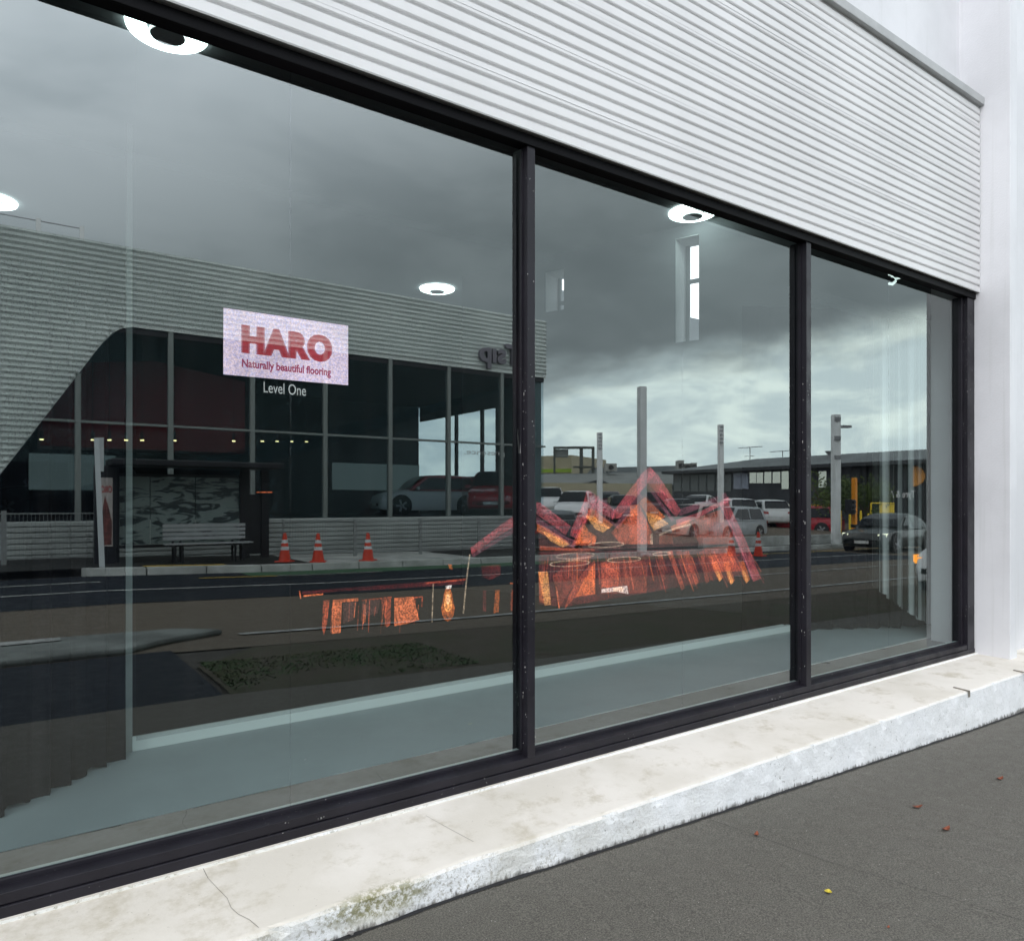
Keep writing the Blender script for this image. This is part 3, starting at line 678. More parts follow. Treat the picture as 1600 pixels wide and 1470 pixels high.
q.hexa([(T0.x - .022, YS - .02, A.z), (T0.x + .012, YS - .02, A.z), (T0.x + .012, YS + .02, A.z), (T0.x - .022, YS + .02, A.z),
        (T0.x - .012, YS - .02, 3.42), (T0.x + .012, YS - .02, 3.42), (T0.x + .012, YS + .02, 3.42), (T0.x - .012, YS + .02, 3.42)])
q.build('side_post', mat('post_grey', (.42, .44, .43), .5, .15, 3), scr)
q = MB(); q.quad((A.x + .02, YS + .02, A.z + .05), (B.x, YS + .02, B.z + .05), (B.x, YS + .02, 3.9), (A.x + .02, YS + .02, 3.9))
q.build('panel', glassmat('led_mesh', .0, (.84, .84, .84)), scr, fix=False)

P_M = {}
def led(key):
    C_ = {'pink': ((.62, .10, .12), .62), 'rose': ((.42, .12, .17), .45), 'wine': ((.36, .05, .05), .32), 'red': ((.75, .12, .05), .5), 'deep': ((.55, .10, .05), .38),
          'orange': ((.95, .20, .04), .52), 'amber': ((1.0, .42, .12), .72), 'cream': ((1.0, .70, .50), .5), 'hot': ((1.0, .22, .08), .8), 'white': ((1.0, .85, .80), .9), 'grey': ((.34, .13, .12), .28)}[key]
    if key not in P_M: P_M[key] = emis('led_' + key, C_[0], C_[1] * 1.12, .85, 85, .0)
    return P_M[key]
pic = MB(); keys = []
depth_ = [0]
def poly(key, pts):
    if key not in keys: keys.append(key)
    depth_[0] += 1; y = YS - .001 - depth_[0] * .00025
    vs = [at(px, py, y) for px, py in pts]; pic.add(vs, [list(range(len(vs)))], keys.index(key))
def stroke(key, pts, w_):
    for (x0, y0), (x1, y1) in zip(pts, pts[1:]):
        dx, dy = x1 - x0, y1 - y0; L = math.hypot(dx, dy); ex, ey = -dy / L * w_ / 2, dx / L * w_ / 2
        poly(key, [(x0 - ex, y0 - ey), (x1 - ex, y1 - ey), (x1 + ex, y1 + ey), (x0 + ex, y0 + ey)])
def ring(cx, cy, rx, ry, key='cream', w_=1.5, tilt=-.05):
    n = 30; pts = [(cx + rx * math.cos(2 * math.pi * k / n), cy + ry * math.sin(2 * math.pi * k / n) + tilt * rx * math.cos(2 * math.pi * k / n)) for k in range(n + 1)]
    stroke(key, pts, w_)
# soft underlying glow of the whole building
poly('grey', [(842, 815), (905, 860), (930, 800), (965, 835), (1008, 770), (1050, 826), (1128, 800), (1150, 850), (842, 858)])
poly('wine', [(842, 862), (1156, 856), (1170, 896), (1010, 926), (880, 948), (842, 944)])
# roof ribbons
poly('pink', [(735, 856), (806, 803), (812, 806), (810, 818), (737, 866)])
poly('rose', [(737, 867), (811, 820), (812, 826), (740, 870)])
stroke('cream', [(734, 866), (729, 905), (724, 958)], 2.2)
poly('pink', [(838, 784), (845, 786), (892, 822), (884, 836), (838, 803)])
poly('pink', [(893, 826), (912, 784), (917, 766), (936, 776), (902, 842), (890, 836)])
poly('rose', [(838, 806), (884, 838), (902, 846), (896, 857), (838, 818)])
poly('rose', [(914, 768), (922, 765), (934, 775), (962, 795), (957, 810), (925, 792)])
poly('wine', [(898, 845), (922, 792), (930, 790), (902, 850)])
poly('pink', [(936, 780), (962, 797), (958, 812), (925, 796)])
poly('pink', [(960, 797), (1006, 736), (1016, 729), (1024, 740), (968, 810), (956, 810)])
poly('rose', [(930, 797), (962, 818), (1000, 770), (1004, 776), (966, 826), (928, 804)])
poly('pink', [(1016, 730), (1028, 742), (1064, 797), (1056, 808), (1010, 752)])
stroke('rose', [(1012, 758), (1052, 814)], 5)
poly('rose', [(1060, 796), (1100, 783), (1122, 775), (1122, 784), (1062, 806)])
poly('pink', [(1056, 812), (1088, 802), (1138, 776), (1142, 782), (1092, 808), (1058, 822)])
stroke('pink', [(1130, 784), (1160, 848), (1183, 906)], 13)
stroke('rose', [(1124, 786), (1152, 846), (1176, 904)], 4)
poly('rose', [(1128, 771), (1134, 770), (1140, 785), (1130, 790)])
# glowing soffits
poly('orange', [(839, 818), (856, 826), (888, 846), (880, 851), (839, 830)])
poly('amber', [(846, 829), (862, 834), (891, 850), (879, 855), (860, 845)])
poly('orange', [(921, 794), (930, 797), (958, 820), (952, 826), (915, 810)])
poly('amber', [(914, 805), (926, 806), (953, 824), (942, 832), (930, 826)])
poly('orange', [(998, 785), (1008, 776), (1040, 808), (1030, 812), (1012, 806)])
poly('amber', [(1008, 800), (1026, 804), (1045, 818), (1022, 829), (1014, 816)])
poly('orange', [(1048, 822), (1078, 811), (1079, 818), (1050, 830)])
stroke('cream', [(1030, 836), (1050, 827), (1079, 819)], 3)
poly('deep', [(1050, 830), (1079, 820), (1072, 834), (1052, 840)])
# rooms under the roofs
poly('orange', [(898, 849), (912, 818), (921, 830), (932, 838), (930, 849)])
poly('red', [(893, 852), (908, 822), (932, 840), (930, 852)])
poly('red', [(955, 832), (998, 786), (1004, 800), (1018, 830), (1016, 850), (970, 850)])
poly('deep', [(984, 800), (998, 786), (1010, 812), (1020, 850), (984, 850)])
poly('orange', [(984, 790), (996, 788), (996, 806), (984, 806)])
poly('cream', [(1016, 835), (1020, 833), (1020, 850), (1016, 850)])
poly('deep', [(1030, 838), (1050, 832), (1052, 850), (1030, 850)])
poly('deep', [(1078, 812), (1126, 796), (1136, 815), (1146, 850), (1092, 850)])
for x in range(1084, 1132, 4): poly('wine', [(x, 812 + random.uniform(-3, 3)), (x + 2.4, 810), (x + 4.4, 840), (x + 2, 842)])
rp = random.Random(11)
for _ in range(46):      # hatching of the roof ribbons and lit walls
    for (xa, ya), (xb, yb) in (((742, 858), (810, 806)), ((842, 792), (890, 832)), ((898, 834), (922, 774)), ((962, 806), (1014, 738)), ((1020, 742), (1058, 800)), ((1132, 786), (1180, 900))):
        if rp.random() < .45: continue
        f = rp.random() * .85; g_ = f + rp.uniform(.04, .14); o_x, o_y = rp.uniform(-6, 6), rp.uniform(-5, 7)
        stroke(rp.choice(['wine', 'rose', 'pink', 'deep']), [(xa + (xb - xa) * f + o_x, ya + (yb - ya) * f + o_y), (xa + (xb - xa) * g_ + o_x, ya + (yb - ya) * g_ + o_y)], rp.uniform(.6, 1.3))
for _ in range(90):
    x = rp.uniform(845, 1172); y = rp.uniform(862, 884) if x < 1100 else rp.uniform(856, 876); h = rp.uniform(14, 62) * (1 if x < 1010 else .75); sl_ = (x - 905) * .11
    stroke(rp.choice(['deep', 'wine', 'red', 'deep', 'orange', 'grey']), [(x, y), (x + sl_ * h / 50, min(y + h, 946 - (x - 845) * .08))], rp.uniform(.7, 2.2))
for _ in range(26):
    x = rp.uniform(503, 655); stroke(rp.choice(['red', 'deep', 'hot']), [(x, rp.uniform(936, 950)), (x - 2, rp.uniform(958, 990))], rp.uniform(.6, 1.4))
# reflections in the wet forecourt
poly('red', [(843, 852), (878, 856), (930, 857), (930, 861), (843, 860)])
poly('amber', [(841, 893), (856, 893), (861, 944), (851, 946)])
poly('orange', [(841, 893), (848, 893), (850, 942), (843, 940)])
poly('red', [(926, 878), (930, 876), (930, 928), (897, 934), (882, 952), (888, 932), (902, 904)])
poly('orange', [(928, 880), (930, 880), (930, 928), (900, 932), (912, 906)])
poly('deep', [(863, 900), (900, 870), (926, 866), (900, 908), (876, 946)])
stroke('hot', [(869, 916), (874, 950)], 2.2)
poly('deep', [(939, 878), (1000, 874), (1012, 878), (1010, 926), (940, 928)])
poly('red', [(939, 880), (968, 878), (966, 916), (940, 918)])
poly('white', [(940, 920), (962, 917), (980, 915), (982, 928), (962, 924), (940, 926)])
poly('amber', [(958, 918), (974, 917), (974, 924), (958, 924)])
for (x0, x1, y1, k_) in ((1042, 1070, 922, 'red'), (1056, 1086, 918, 'deep'), (1026, 1040, 908, 'deep'), (1068, 1092, 914, 'red'), (1092, 1108, 912, 'deep')):
    poly(k_, [(x0, 862), (x0 + 8, 860), (x1, y1 - 4), (x1 - 5, y1)])
poly('deep', [(1100, 856), (1140, 852), (1164, 892), (1108, 892)])
poly('red', [(1106, 868), (1142, 862), (1158, 892), (1116, 894)])
for x, y in ((1124, 908), (1142, 913), (1166, 911)):
    poly('orange', [(x - 12, 878), (x - 4, 876), (x + 6, y - 6), (x, y), (x - 5, y - 8)]); poly('amber', [(x - 7, 892), (x - 2, 892), (x + 4, y - 4), (x, y)])
for cx, cy, rx, ry in ((947, 851, 28, 4), (899, 868, 30, 4.5), (890, 880, 31, 4.5), (975, 874, 26, 4), (1034, 865, 14, 2.5)): ring(cx, cy, rx, ry)
# pavilion at the left
stroke('hot', [(468, 923), (470, 935)], 2); stroke('hot', [(474, 931), (505, 928)], 2.5)
stroke('wine', [(472, 926), (600, 916), (726, 907)], 4.5); stroke('red', [(665, 911), (728, 905)], 3); stroke('wine', [(560, 922), (725, 911)], 2.5)
poly('red', [(505, 938), (515, 937), (511, 975), (506, 992), (503, 980)])
poly('hot', [(520, 937), (560, 934), (560, 939), (534, 941), (532, 988), (518, 990)])
stroke('red', [(565, 938), (612, 933)], 2.5); poly('grey', [(536, 942), (558, 940), (552, 968), (536, 974)]); poly('grey', [(566, 940), (594, 937), (590, 958), (568, 962)])
poly('red', [(596, 937), (611, 934), (610, 976), (604, 980), (600, 960)])
poly('hot', [(616, 934), (646, 932), (655, 968), (636, 974), (616, 978)]); stroke('red', [(645, 934), (660, 932), (659, 948)], 2)
stroke('cream', [(677, 912), (675, 972)], 1.8)
for k_, s_ in (('orange', 1.0), ('amber', .62), ('cream', .3)):
    poly(k_, [(700 + 10 * s_ * math.sin(a) * (1.1 if math.cos(a) < 0 else .8), 944 - 30 * s_ * math.cos(a) * .9 - (1 - s_) * 12) for a in [2 * math.pi * i / 14 for i in range(14)]])
poly('white', [(696, 915), (706, 914), (705, 919), (697, 920)])
stroke('wine', [(757, 922), (757, 955)], 5); poly('orange', [(774, 922), (781, 921), (779, 956), (771, 958)]); stroke('red', [(800, 921), (799, 954)], 3)
poly('orange', [(700, 881), (706, 882), (707, 890), (702, 888)]); stroke('hot', [(401, 769), (425, 769)], 1.4); stroke('hot', [(797, 911), (810, 912)], 2)
poly('wine', [(752, 884), (782, 882), (782, 898), (766, 906), (754, 902)])
pic.build('building_picture', [led(k_) for k_ in keys], scr, fix=False)
# lit sign
q = MB(); ysg = YS - .05
q.quad(at(349, 585, ysg), at(544, 602, ysg), at(544, 509, ysg), at(349, 481, ysg))
sg = q.build('sign_picture', emis('led_sign', (.60, .50, .74), 1.7, .28, 130, .55, (.85, .62, .70)), scr, fix=False)
sA_ = at(377, 549, ysg - .002)
zt_ = at(377, 510, ysg).z - sA_.z
wdt = at(517, 549, ysg).x - sA_.x
m_haro = emis('led_letters', (.42, .035, .05), .62, .2, 60, .55)
# letters hide the pale board, so they are laid over holes of it as dark red pixels
def letters(body, size, bold, pl, pr, width_px, m, name, z_):
    o_ = at(pl, pr, ysg - .004); return text(name, body, size, (o_.x, ysg - .004, z_), (1, 0, 0), m, scr, bold, 0.0, width_px)
m_letter = emis('letter_red', (.60, .035, .05), .8, .15, 60, .80)
letters('HARO', zt_ * 1.40, .012, 377, 549, wdt, m_letter, 'sign_letters', sA_.z + .004)
o_ = at(379.5, 549, ysg - .006); text('sign_letters', 'HARO', zt_ * 1.40, (o_.x, ysg - .006, sA_.z + .004), (1, 0, 0), m_letter, scr, .012, 0.0, wdt)
z2 = at(378, 573, ysg).z
letters('Naturally beautiful flooring', .062, .002, 378, 570, at(517, 570, ysg).x - at(378, 570, ysg).x, emis('letter_wine', (.55, .02, .12), .85, .1, 60, .93), 'sign_letters', z2)
z3 = at(412, 613, ysg).z
letters('Level One', .088, .0, 412, 612, at(478, 612, ysg).x - at(412, 612, ysg).x, emis('letter_grey', (.75, .75, .76), 1.0, .2, 60, .2), 'sign_letters', z3)

# =================================================================== across the street
m_body = {}
def paint(name, c_): 
    if name not in m_body: m_body[name] = mat('car_paint_' + name, c_, .3, coat=.4)
    return m_body[name]
m_cg = mat('car_glass', (.008, .012, .016), .08, spec=.35)
m_tyre = mat('tyre_rubber', (.015, .015, .015), .8); m_rim = mat('rim_alloy', (.45, .46, .48), .35, metal=.7); m_trim = mat('black_trim', (.02, .02, .022), .5)
m_hl = mat('lamp_glass', (.7, .72, .74), .1); m_hl_on = emis('headlight_on', (1.0, 1.0, .75), 5.0, solid=1); m_ind = emis('indicator_on', (1.0, .35, .04), 6.0, solid=1); m_tl = mat('tail_lamp', (.35, .01, .01), .2)
def car(lab, pos, head, kind, colr, lights=False, indicator=False, group='cars parked in the yard', second=None, name='parked_car'):
    """origin between the wheels on the ground, nose towards +x before turning"""
    L, W, H = {'suv': (4.6, 1.88, 1.66), 'sedan': (4.75, 1.85, 1.43), 'hatch': (4.2, 1.78, 1.50), 'van': (5.0, 1.95, 2.0)}[kind]
    t = thing(name, lab, 'car', pos, head, group)
    cl = .20 if kind == 'suv' else .16
    bl = {'suv': .98, 'sedan': .86, 'hatch': .90, 'van': 1.05}[kind]          # belt line
    hood = bl + .02
    # lower body loft: stations from tail (-L/2) to nose (+L/2)
    def sec(x, zt, wf, zb_):
        hw = W / 2 * wf
        return [(x, -hw * .93, zb_), (x, -hw, zb_ + .16), (x, -hw * 1.0, zb_ + (zt - zb_) * .62), (x, -hw * .955, zt - .05), (x, -hw * .80, zt), (x, 0, zt + .03),
                (x, hw * .80, zt), (x, hw * .955, zt - .05), (x, hw * 1.0, zb_ + (zt - zb_) * .62), (x, hw, zb_ + .16), (x, hw * .93, zb_)]
    nose = .60 if kind != 'van' else .95
    S = [(-.5, bl - .30, .82, .36), (-.487, bl - .08, .90, .27), (-.46, bl, .96, cl + .02), (-.36, bl + .01, 1, cl), (-.1, bl, 1, cl), (.12, bl, 1, cl), (.22, hood, .99, cl), (.33, hood - .05, .97, cl), (.43, nose + (hood - nose) * .55, .93, cl + .02), (.475, nose + .10, .86, cl + .04), (.494, nose - .05, .76, cl + .08), (.5, nose - .16, .70, cl + .14)]
    q = MB(); q.loft([sec(a * L, b, c_, d) for a, b, c_, d in S], 0)
    # greenhouse shell
    r0, r1, r2, r3 = {'suv': (-.475, -.40, .07, .235), 'sedan': (-.40, -.17, .05, .24), 'hatch': (-.475, -.37, .06, .235), 'van': (-.49, -.46, .22, .34)}[kind]
    zr = H
    def gsec(x, z0_, z1_, w0, w1): return [(x, -W / 2 * w0, z0_), (x, -W / 2 * w1, z1_ - .05), (x, -W / 2 * w1 * .82, z1_), (x, 0, z1_ + .02), (x, W / 2 * w1 * .82, z1_), (x, W / 2 * w1, z1_ - .05), (x, W / 2 * w0, z0_)]
    G = [gsec(r0 * L, bl - .01, bl + .03, .90, .89), gsec((r0 + (r1 - r0) * .6) * L, bl - .01, bl + (zr - bl) * .68, .92, .82), gsec(r1 * L, bl - .01, zr - .05, .93, .76), gsec((r1 + r2) / 2 * L, bl - .01, zr, .94, .76), gsec(r2 * L, bl - .01, zr - .04, .94, .76), gsec((r2 + r3) / 2 * L, bl - .01, bl + (zr - bl) * .56, .93, .82), gsec(r3 * L, bl - .01, bl + .02, .90, .87)]
    q.loft(G, 0 if not second else 1, closed=False)
    # wheel arches
    for sx in (-.30, .315):
        for sy in (-1, 1): q.cyl((sx * L, sy * (W / 2 - .06), .34), (0, sy, 0), .40, .068, 24, 2)
    body = q.build('body', [paint(colr[0], colr[1]), paint(*(second or colr)), m_trim], t, smooth=False, fix=True)
    for p in body.data.polygons: p.use_smooth = True
    mod = body.modifiers.new('edge', 'EDGE_SPLIT'); mod.split_angle = R(38)
    # windows
    e = .008
    def side(s, xa, xb, xc, xd):   # bottom a..b, top c..d
        k0 = W / 2 * .94 + e; k1 = W / 2 * .775 + e
        y0, y1 = s * k0, s * k1; z0_, z1_ = bl + .035, zr - .12
        yy = lambda z: s * (W / 2 * (.935 + (.765 - .935) * (z - bl) / (zr - .05 - bl)) + .014)
        return [(xa * L, yy(z0_), z0_), (xb * L, yy(z0_), z0_), (xd * L, yy(z1_), z1_), (xc * L, yy(z1_), z1_)]
    for s in (-1, 1):
        rr = r0 + (.05 if kind != 'sedan' else .06)
        q = MB(); q.prism(side(s, rr + .02, (r1 + r2) / 2 - .01 + .03, r1 + .025, (r1 + r2) / 2 + .02), (0, s * .004, 0)); q.prism(side(s, (r1 + r2) / 2 + .04, r3 - .04, (r1 + r2) / 2 + .04, r2 - .005), (0, s * .004, 0))
        q.build('side_window', m_cg, t)
    def slope(x0, z0_, w0, x1, z1_, w1, sg_):
        n_ = Vector((z1_ - z0_, 0, -(x1 - x0))).normalized() * sg_ * .02
        return [Vector((x0, -w0, z0_)) + n_, Vector((x0, w0, z0_)) + n_, Vector((x1, w1, z1_)) + n_, Vector((x1, -w1, z1_)) + n_]
    q = MB(); xm = (r2 + r3) / 2; zm = bl + (zr - bl) * .56
    for s_ in (slope((r3 - .012) * L, bl + .07, W / 2 * .84, xm * L, zm + .02, W / 2 * .77, 1), slope(xm * L, zm + .02, W / 2 * .77, (r2 + .012) * L, zr - .075, W / 2 * .66, 1)): q.prism(s_, (.012, 0, .008))
    q.build('windscreen', m_cg, t)
    q = MB(); xm = r0 + (r1 - r0) * .6; zm = bl + (zr - bl) * .68
    for s_ in (slope((r0 + .01) * L, bl + .09, W / 2 * .80, xm * L, zm, W / 2 * .74, -1), slope(xm * L, zm, W / 2 * .74, (r1 - .008) * L, zr - .10, W / 2 * .66, -1)): q.prism(s_, (-.012, 0, .01))
    q.build('rear_window', m_cg, t)
    for sx in (-.30, .315):
        for sy in (-1, 1):
            q = MB(); q.cyl((sx * L, sy * (W / 2 - .20), .33), (0, sy, 0), .33, .205, 28); wh = q.build('wheel', m_tyre, t, bevel=.03)
            q = MB(); q.cyl((sx * L, sy * (W / 2 + .004), .33), (0, sy, 0), .235, .006, 24)
            o_ = q.build('rim', m_trim, wh)
            q = MB()
            for k_ in range(5):
                a = k_ * 2 * math.pi / 5; ca, sa = math.cos(a), math.sin(a); yb = sy * (W / 2 + .011)
                q.prism([(sx * L + ca * .02 - sa * .03, yb, .33 + sa * .02 + ca * .03), (sx * L + ca * .225 - sa * .045, yb, .33 + sa * .225 + ca * .045), (sx * L + ca * .225 + sa * .045, yb, .33 + sa * .225 - ca * .045), (sx * L + ca * .02 + sa * .03, yb, .33 + sa * .02 - ca * .03)], (0, sy * .012, 0))
            q.build('rim', m_rim, wh)
    zh = nose + .07
    for s in (-1, 1):
        q = MB(); x_ = .462 * L; q.prism([(x_ - .02, s * W / 2 * .86, zh - .09), (x_ + .10, s * W / 2 * .60, zh - .08), (x_ + .08, s * W / 2 * .58, zh + .0), (x_ - .10, s * W / 2 * .90, zh + .04)], (.02, s * .01, .015)); q.build('headlight', m_hl_on if lights else m_hl, t)
        q = MB(); x_ = -.493 * L; q.prism([(x_, s * W / 2 * .62, bl - .20), (x_ + .02, s * W / 2 * .90, bl - .20), (x_ + .05, s * W / 2 * .93, bl - .06), (x_, s * W / 2 * .62, bl - .10)], (-.03, 0, 0)); q.build('tail_light', m_tl, t)
        q = MB(); q.loft([[(r3 * L - .28 + a, s * (W / 2 * .93 + b), bl + c_) for a, b, c_ in ((-.06, 0, 0), (.06, 0, 0), (.05, 0, .12), (-.05, 0, .13))], [(r3 * L - .28 + a, s * (W / 2 * .93 + .22), bl + .02 + c_) for a, c_ in ((-.03, 0), (.05, 0), (.04, .11), (-.03, .12))]]); q.build('mirror', paint(*colr), t)
    q = MB(); q.box(.492 * L, .504 * L, -W * .27, W * .27, cl + .16, nose - .18); q.build('grille', m_trim, t, bevel=.01)
    q = MB(); q.box(.504 * L, .510 * L, -.26, .26, cl + .17, cl + .28); q.build('number_plate', mat('plate_white', (.7, .7, .68), .5), t)
    if indicator:
        q = MB(); q.box(.40 * L, .43 * L + .08, W / 2 * .9, W / 2 * .98, nose + .0, nose + .14); q.box(.44 * L, .47 * L, W / 2 * .70, W / 2 * .9, nose - .02, nose + .1); q.build('indicator', m_ind, t)
    return t
def hd(vx, vy): return math.atan2(-vy, vx)     # heading given as seen in the glass
WH, SV, DK, RD, BK = ('white', (.72, .74, .75)), ('silver', (.38, .41, .43)), ('dark_blue', (.025, .03, .045)), ('red', (.45, .015, .03)), ('black', (.012, .018, .018))
def lotpos(px, t): v = far(px, t); return (v.x, v.y, lot(v.x, v.y) + .13)
car('white SUV nose towards the street, large, left of the first slim pole in the yard', lotpos(900, 40.5), hd(-.75, -.66), 'suv', WH)
car('white SUV half hidden behind the other white SUV at the left end of the yard', lotpos(858, 45), hd(-.6, -.8), 'suv', WH)
car('dark maroon car behind the slim pole beside the white SUV', lotpos(951, 49), hd(-.7, -.7), 'sedan', ('maroon', (.08, .01, .02)))
car('black hatchback to the right of the maroon car', lotpos(974, 42), hd(-.6, -.8), 'hatch', BK)
car('low dark blue car parked nearest the fence at the left end of the yard', (*far(866, 27.5)[:2], gz(22) + .1), hd(.6, .8), 'sedan', DK)
car('dark red SUV behind the thick white pole', lotpos(1022, 45), hd(-.7, -.7), 'suv', ('maroon', (.08, .01, .02)))
car('dark blue hatchback to the right of the thick white pole', lotpos(1062, 40), hd(-.6, -.8), 'hatch', DK)
car('white sedan in the back row of the yard under the long dark wall', lotpos(1092, 50), hd(-.9, -.4), 'sedan', WH)
car('white hatchback with black rear window, beside the slim middle pole', lotpos(1146, 44), hd(.55, .83), 'hatch', WH)
car('white hatchback with black rear window, beside the red SUV', lotpos(1195, 44), hd(.55, .83), 'hatch', WH)
car('silver grey SUV side on at the front of the yard behind the cones', (*far(1138, 37)[:2], gz(30) + .02), hd(-.97, -.1), 'suv', SV)
car('red SUV parked beside the pole with the lamp arm', (*far(1250, 43)[:2], gz(38) + .05), hd(-.35, .94), 'suv', RD)
car('pale cream SUV behind the silver one at the front of the yard', (*far(1082, 36)[:2], gz(28) + .15), hd(-.97, -.2), 'suv', ('cream', (.5, .46, .42)))
car('black saloon driving past with its headlights on', (*far(1388, 29)[:2], gz(26)), hd(-.93, -.10), 'sedan', BK, lights=True, group=None, name='car')
car('white car at our kerb with one orange indicator glowing', (16.72, -3.36, gz(16.5)), math.pi, 'suv', WH, indicator=True, group=None, name='car')
# dealership showroom cars
car('red SUV facing out inside the dealership, nearest its right end', (*far(775, 28.2)[:2], 1.0), hd(-.62, -.78), 'suv', RD, group='cars inside the dealership')
car('white car with a black and red roof inside the dealership', (*far(668, 28.5)[:2], 1.0), hd(-.98, .15), 'hatch', WH, group='cars inside the dealership', second=('red', (.45, .015, .03)))
car('dark car standing behind the bus shelter inside the dealership', (*far(110, 23.5)[:2], 1.0), hd(-.9, .3), 'suv', ('grey_dark', (.05, .055, .06)), group='cars inside the dealership')

# ---- dealership building
YD = 18.0
deal = thing('dealership_building', 'grey ribbed metal car dealership with tall dark glazing across the street', 'building')
m_perf = bpy.data.materials.new('perforated_metal'); m_perf.use_nodes = True
t = m_perf.node_tree; p = t.nodes['Principled BSDF']; tcn = N(t, 'ShaderNodeTexCoord'); v = N(t, 'ShaderNodeTexVoronoi', i_Scale=22.0); t.links.new(tcn.outputs['Object'], v.inputs[0])
n_ = N(t, 'ShaderNodeTexNoise', i_Scale=.6, i_Detail=3.0); t.links.new(tcn.outputs['Object'], n_.inputs[0])
c0 = mixc(t, maprange(t, n_.outputs[0], .3, .7), (.58, .64, .62), (.68, .74, .715)); c0 = mixc(t, maprange(t, v.outputs['Distance'], .25, .4, .45, 0), c0, (.06, .07, .07))
t.links.new(c0, p.inputs['Base Color']); p.inputs['Roughness'].default_value = .5
XE = street(853, 500, YD).x; XW = -14.0
ztopd = street(853, 502, YD).z; zlowd = street(855, 591, YD).z
bnd = [street(*p_, YD) for p_ in ((-120, 890), (0, 741), (40, 690), (88, 628), (120, 587), (150, 548), (163, 532), (176, 520), (190, 513), (206, 511))]
out = [(XW, ztopd), (XE, ztopd), (XE, zlowd)] + [(b.x, b.z) for b in reversed(bnd)] + [(XW, bnd[0].z)]
q = MB(); q.prism([(x, -YD, z) for x, z in out], (0, -.5, 0))
q.box(XE - .5, XE, -YD - 8, -YD - .501, zlowd, ztopd)
q.build('fascia', m_perf, deal)
q = MB(); z = bnd[0].z + .05; nb = sorted((b.z, b.x) for b in bnd)
while z < ztopd - .03:
    if z > zlowd: x1 = XE
    else:
        x1 = XW
        for (z0_, x0_), (z1_, x1_) in zip(nb, nb[1:]):
            if z0_ <= z <= z1_: x1 = x0_ + (x1_ - x0_) * (z - z0_) / (z1_ - z0_)
    q.hexa([(XW, -YD, z), (x1, -YD, z), (x1, -YD + .001, z), (XW, -YD + .001, z), (XW, -YD, z + .085), (x1, -YD, z + .085), (x1, -YD + .05, z + .06), (XW, -YD + .05, z + .06)])
    if z > zlowd: q.hexa([(XE, -YD - 8, z), (XE, -YD, z), (XE + .05, -YD, z + .06), (XE + .05, -YD - 8, z + .06), (XE, -YD - 8, z + .085), (XE, -YD, z + .085), (XE + .05, -YD, z + .07), (XE + .05, -YD - 8, z + .07)])
    z += .14
q.build('ribs', m_perf, deal)
q = MB(); q.box(XW, XE - .05, -YD - 9, -YD - .05, zlowd - .15, zlowd - .02); q.box(XW, XE - .5, -YD - 9, -YD - 8.8, .5, ztopd); q.box(XW - .2, XW, -YD - 9, -YD - .1, .5, ztopd)
q.box(XW, XE - .05, -YD - 9, -YD - .3, .9, .99); q.build('shell', mat('dealer_dark', (.008, .012, .018), .6), deal)
q = MB(); q.box(XE - .45, XE - .40, -YD - 8.8, -YD - .55, .98, 2.5); q.box(XE - .45, XE - .40, -YD - 8.8, -YD - .55, 5.1, zlowd); q.box(XE - .45, XE - .40, -YD - 2.6, -YD - .55, 2.5, 5.1); q.build('end_panel', mat('end_grey', (.05, .06, .065), .6), deal)
q = MB()
for yy_ in (-YD - 3.6, -YD - 5.6): q.box(XE - .46, XE - .36, yy_ - .08, yy_ + .08, 2.5, 5.1)
q.build('end_mullion', mat('end_grey', (.05, .06, .065)), deal)
q = MB(); x = XW
while x < XE + .3:      # corrugated base wall
    q.box(x, x + .001, -YD, -YD, 0, 0) if False else None
    x += 5
zz_ = gz(8) + .12
while zz_ < .93:
    q.hexa([(XW, -YD - .02, zz_), (XE, -YD - .02, zz_), (XE, -YD + .03, zz_ + .02), (XW, -YD + .03, zz_ + .02), (XW, -YD - .02, zz_ + .13), (XE, -YD - .02, zz_ + .13), (XE, -YD + .03, zz_ + .10), (XW, -YD + .03, zz_ + .10)]); zz_ += .135
q.box(XW, XE, -YD - .3, -YD - .021, -.4, .98); q.build('base_wall', mat('base_ribbed', (.36, .39, .38), .6, .2, .8), deal)
m_mf = mat('dealer_mullion', (.20, .23, .22), .4)
for k_ in range(-9, 8):
    inv = .0004314 + k_ * .0000288
    if inv <= 0: continue
    px = 2440 - 1 / inv; b = street(px, 700, YD)
    if not (XW < b.x < XE): continue
    zt2 = zlowd
    for (z0_, x0_), (z1_, x1_) in zip(nb, nb[1:]):
        if x0_ <= b.x <= x1_: zt2 = z0_ + (z1_ - z0_) * (b.x - x0_) / (x1_ - x0_)
    if b.x < nb[0][1]: continue
    q = MB(); q.box(b.x - .065, b.x + .065, -YD - .16, -YD + .0, .98, min(zt2, zlowd) + .02); q.build('mullion', m_mf, deal, bevel=.01)
tz = street(600, 684, YD).z
q = MB(); q.box(street(60, 653, YD).x, XE, -YD - .14, -YD - .01, tz - .03, tz + .03); q.build('transom', m_mf, deal)
xg0 = bnd[0].x
q = MB(); q.add([(b.x, -YD - .08, b.z) for b in bnd] + [(XE - .05, -YD - .08, zlowd), (XE - .05, -YD - .08, .98), (xg0, -YD - .08, .98)], [list(range(len(bnd) + 3))])
q.build('glazing', glassmat('dealer_glass', .055, (.60, .68, .72), (.6, .95, 1.0)), deal, fix=False)
q = MB(); q.box(XE - .55, XE - .1, -YD - .5, -YD - .15, .98, zlowd); q.build('corner_post', m_mf, deal)
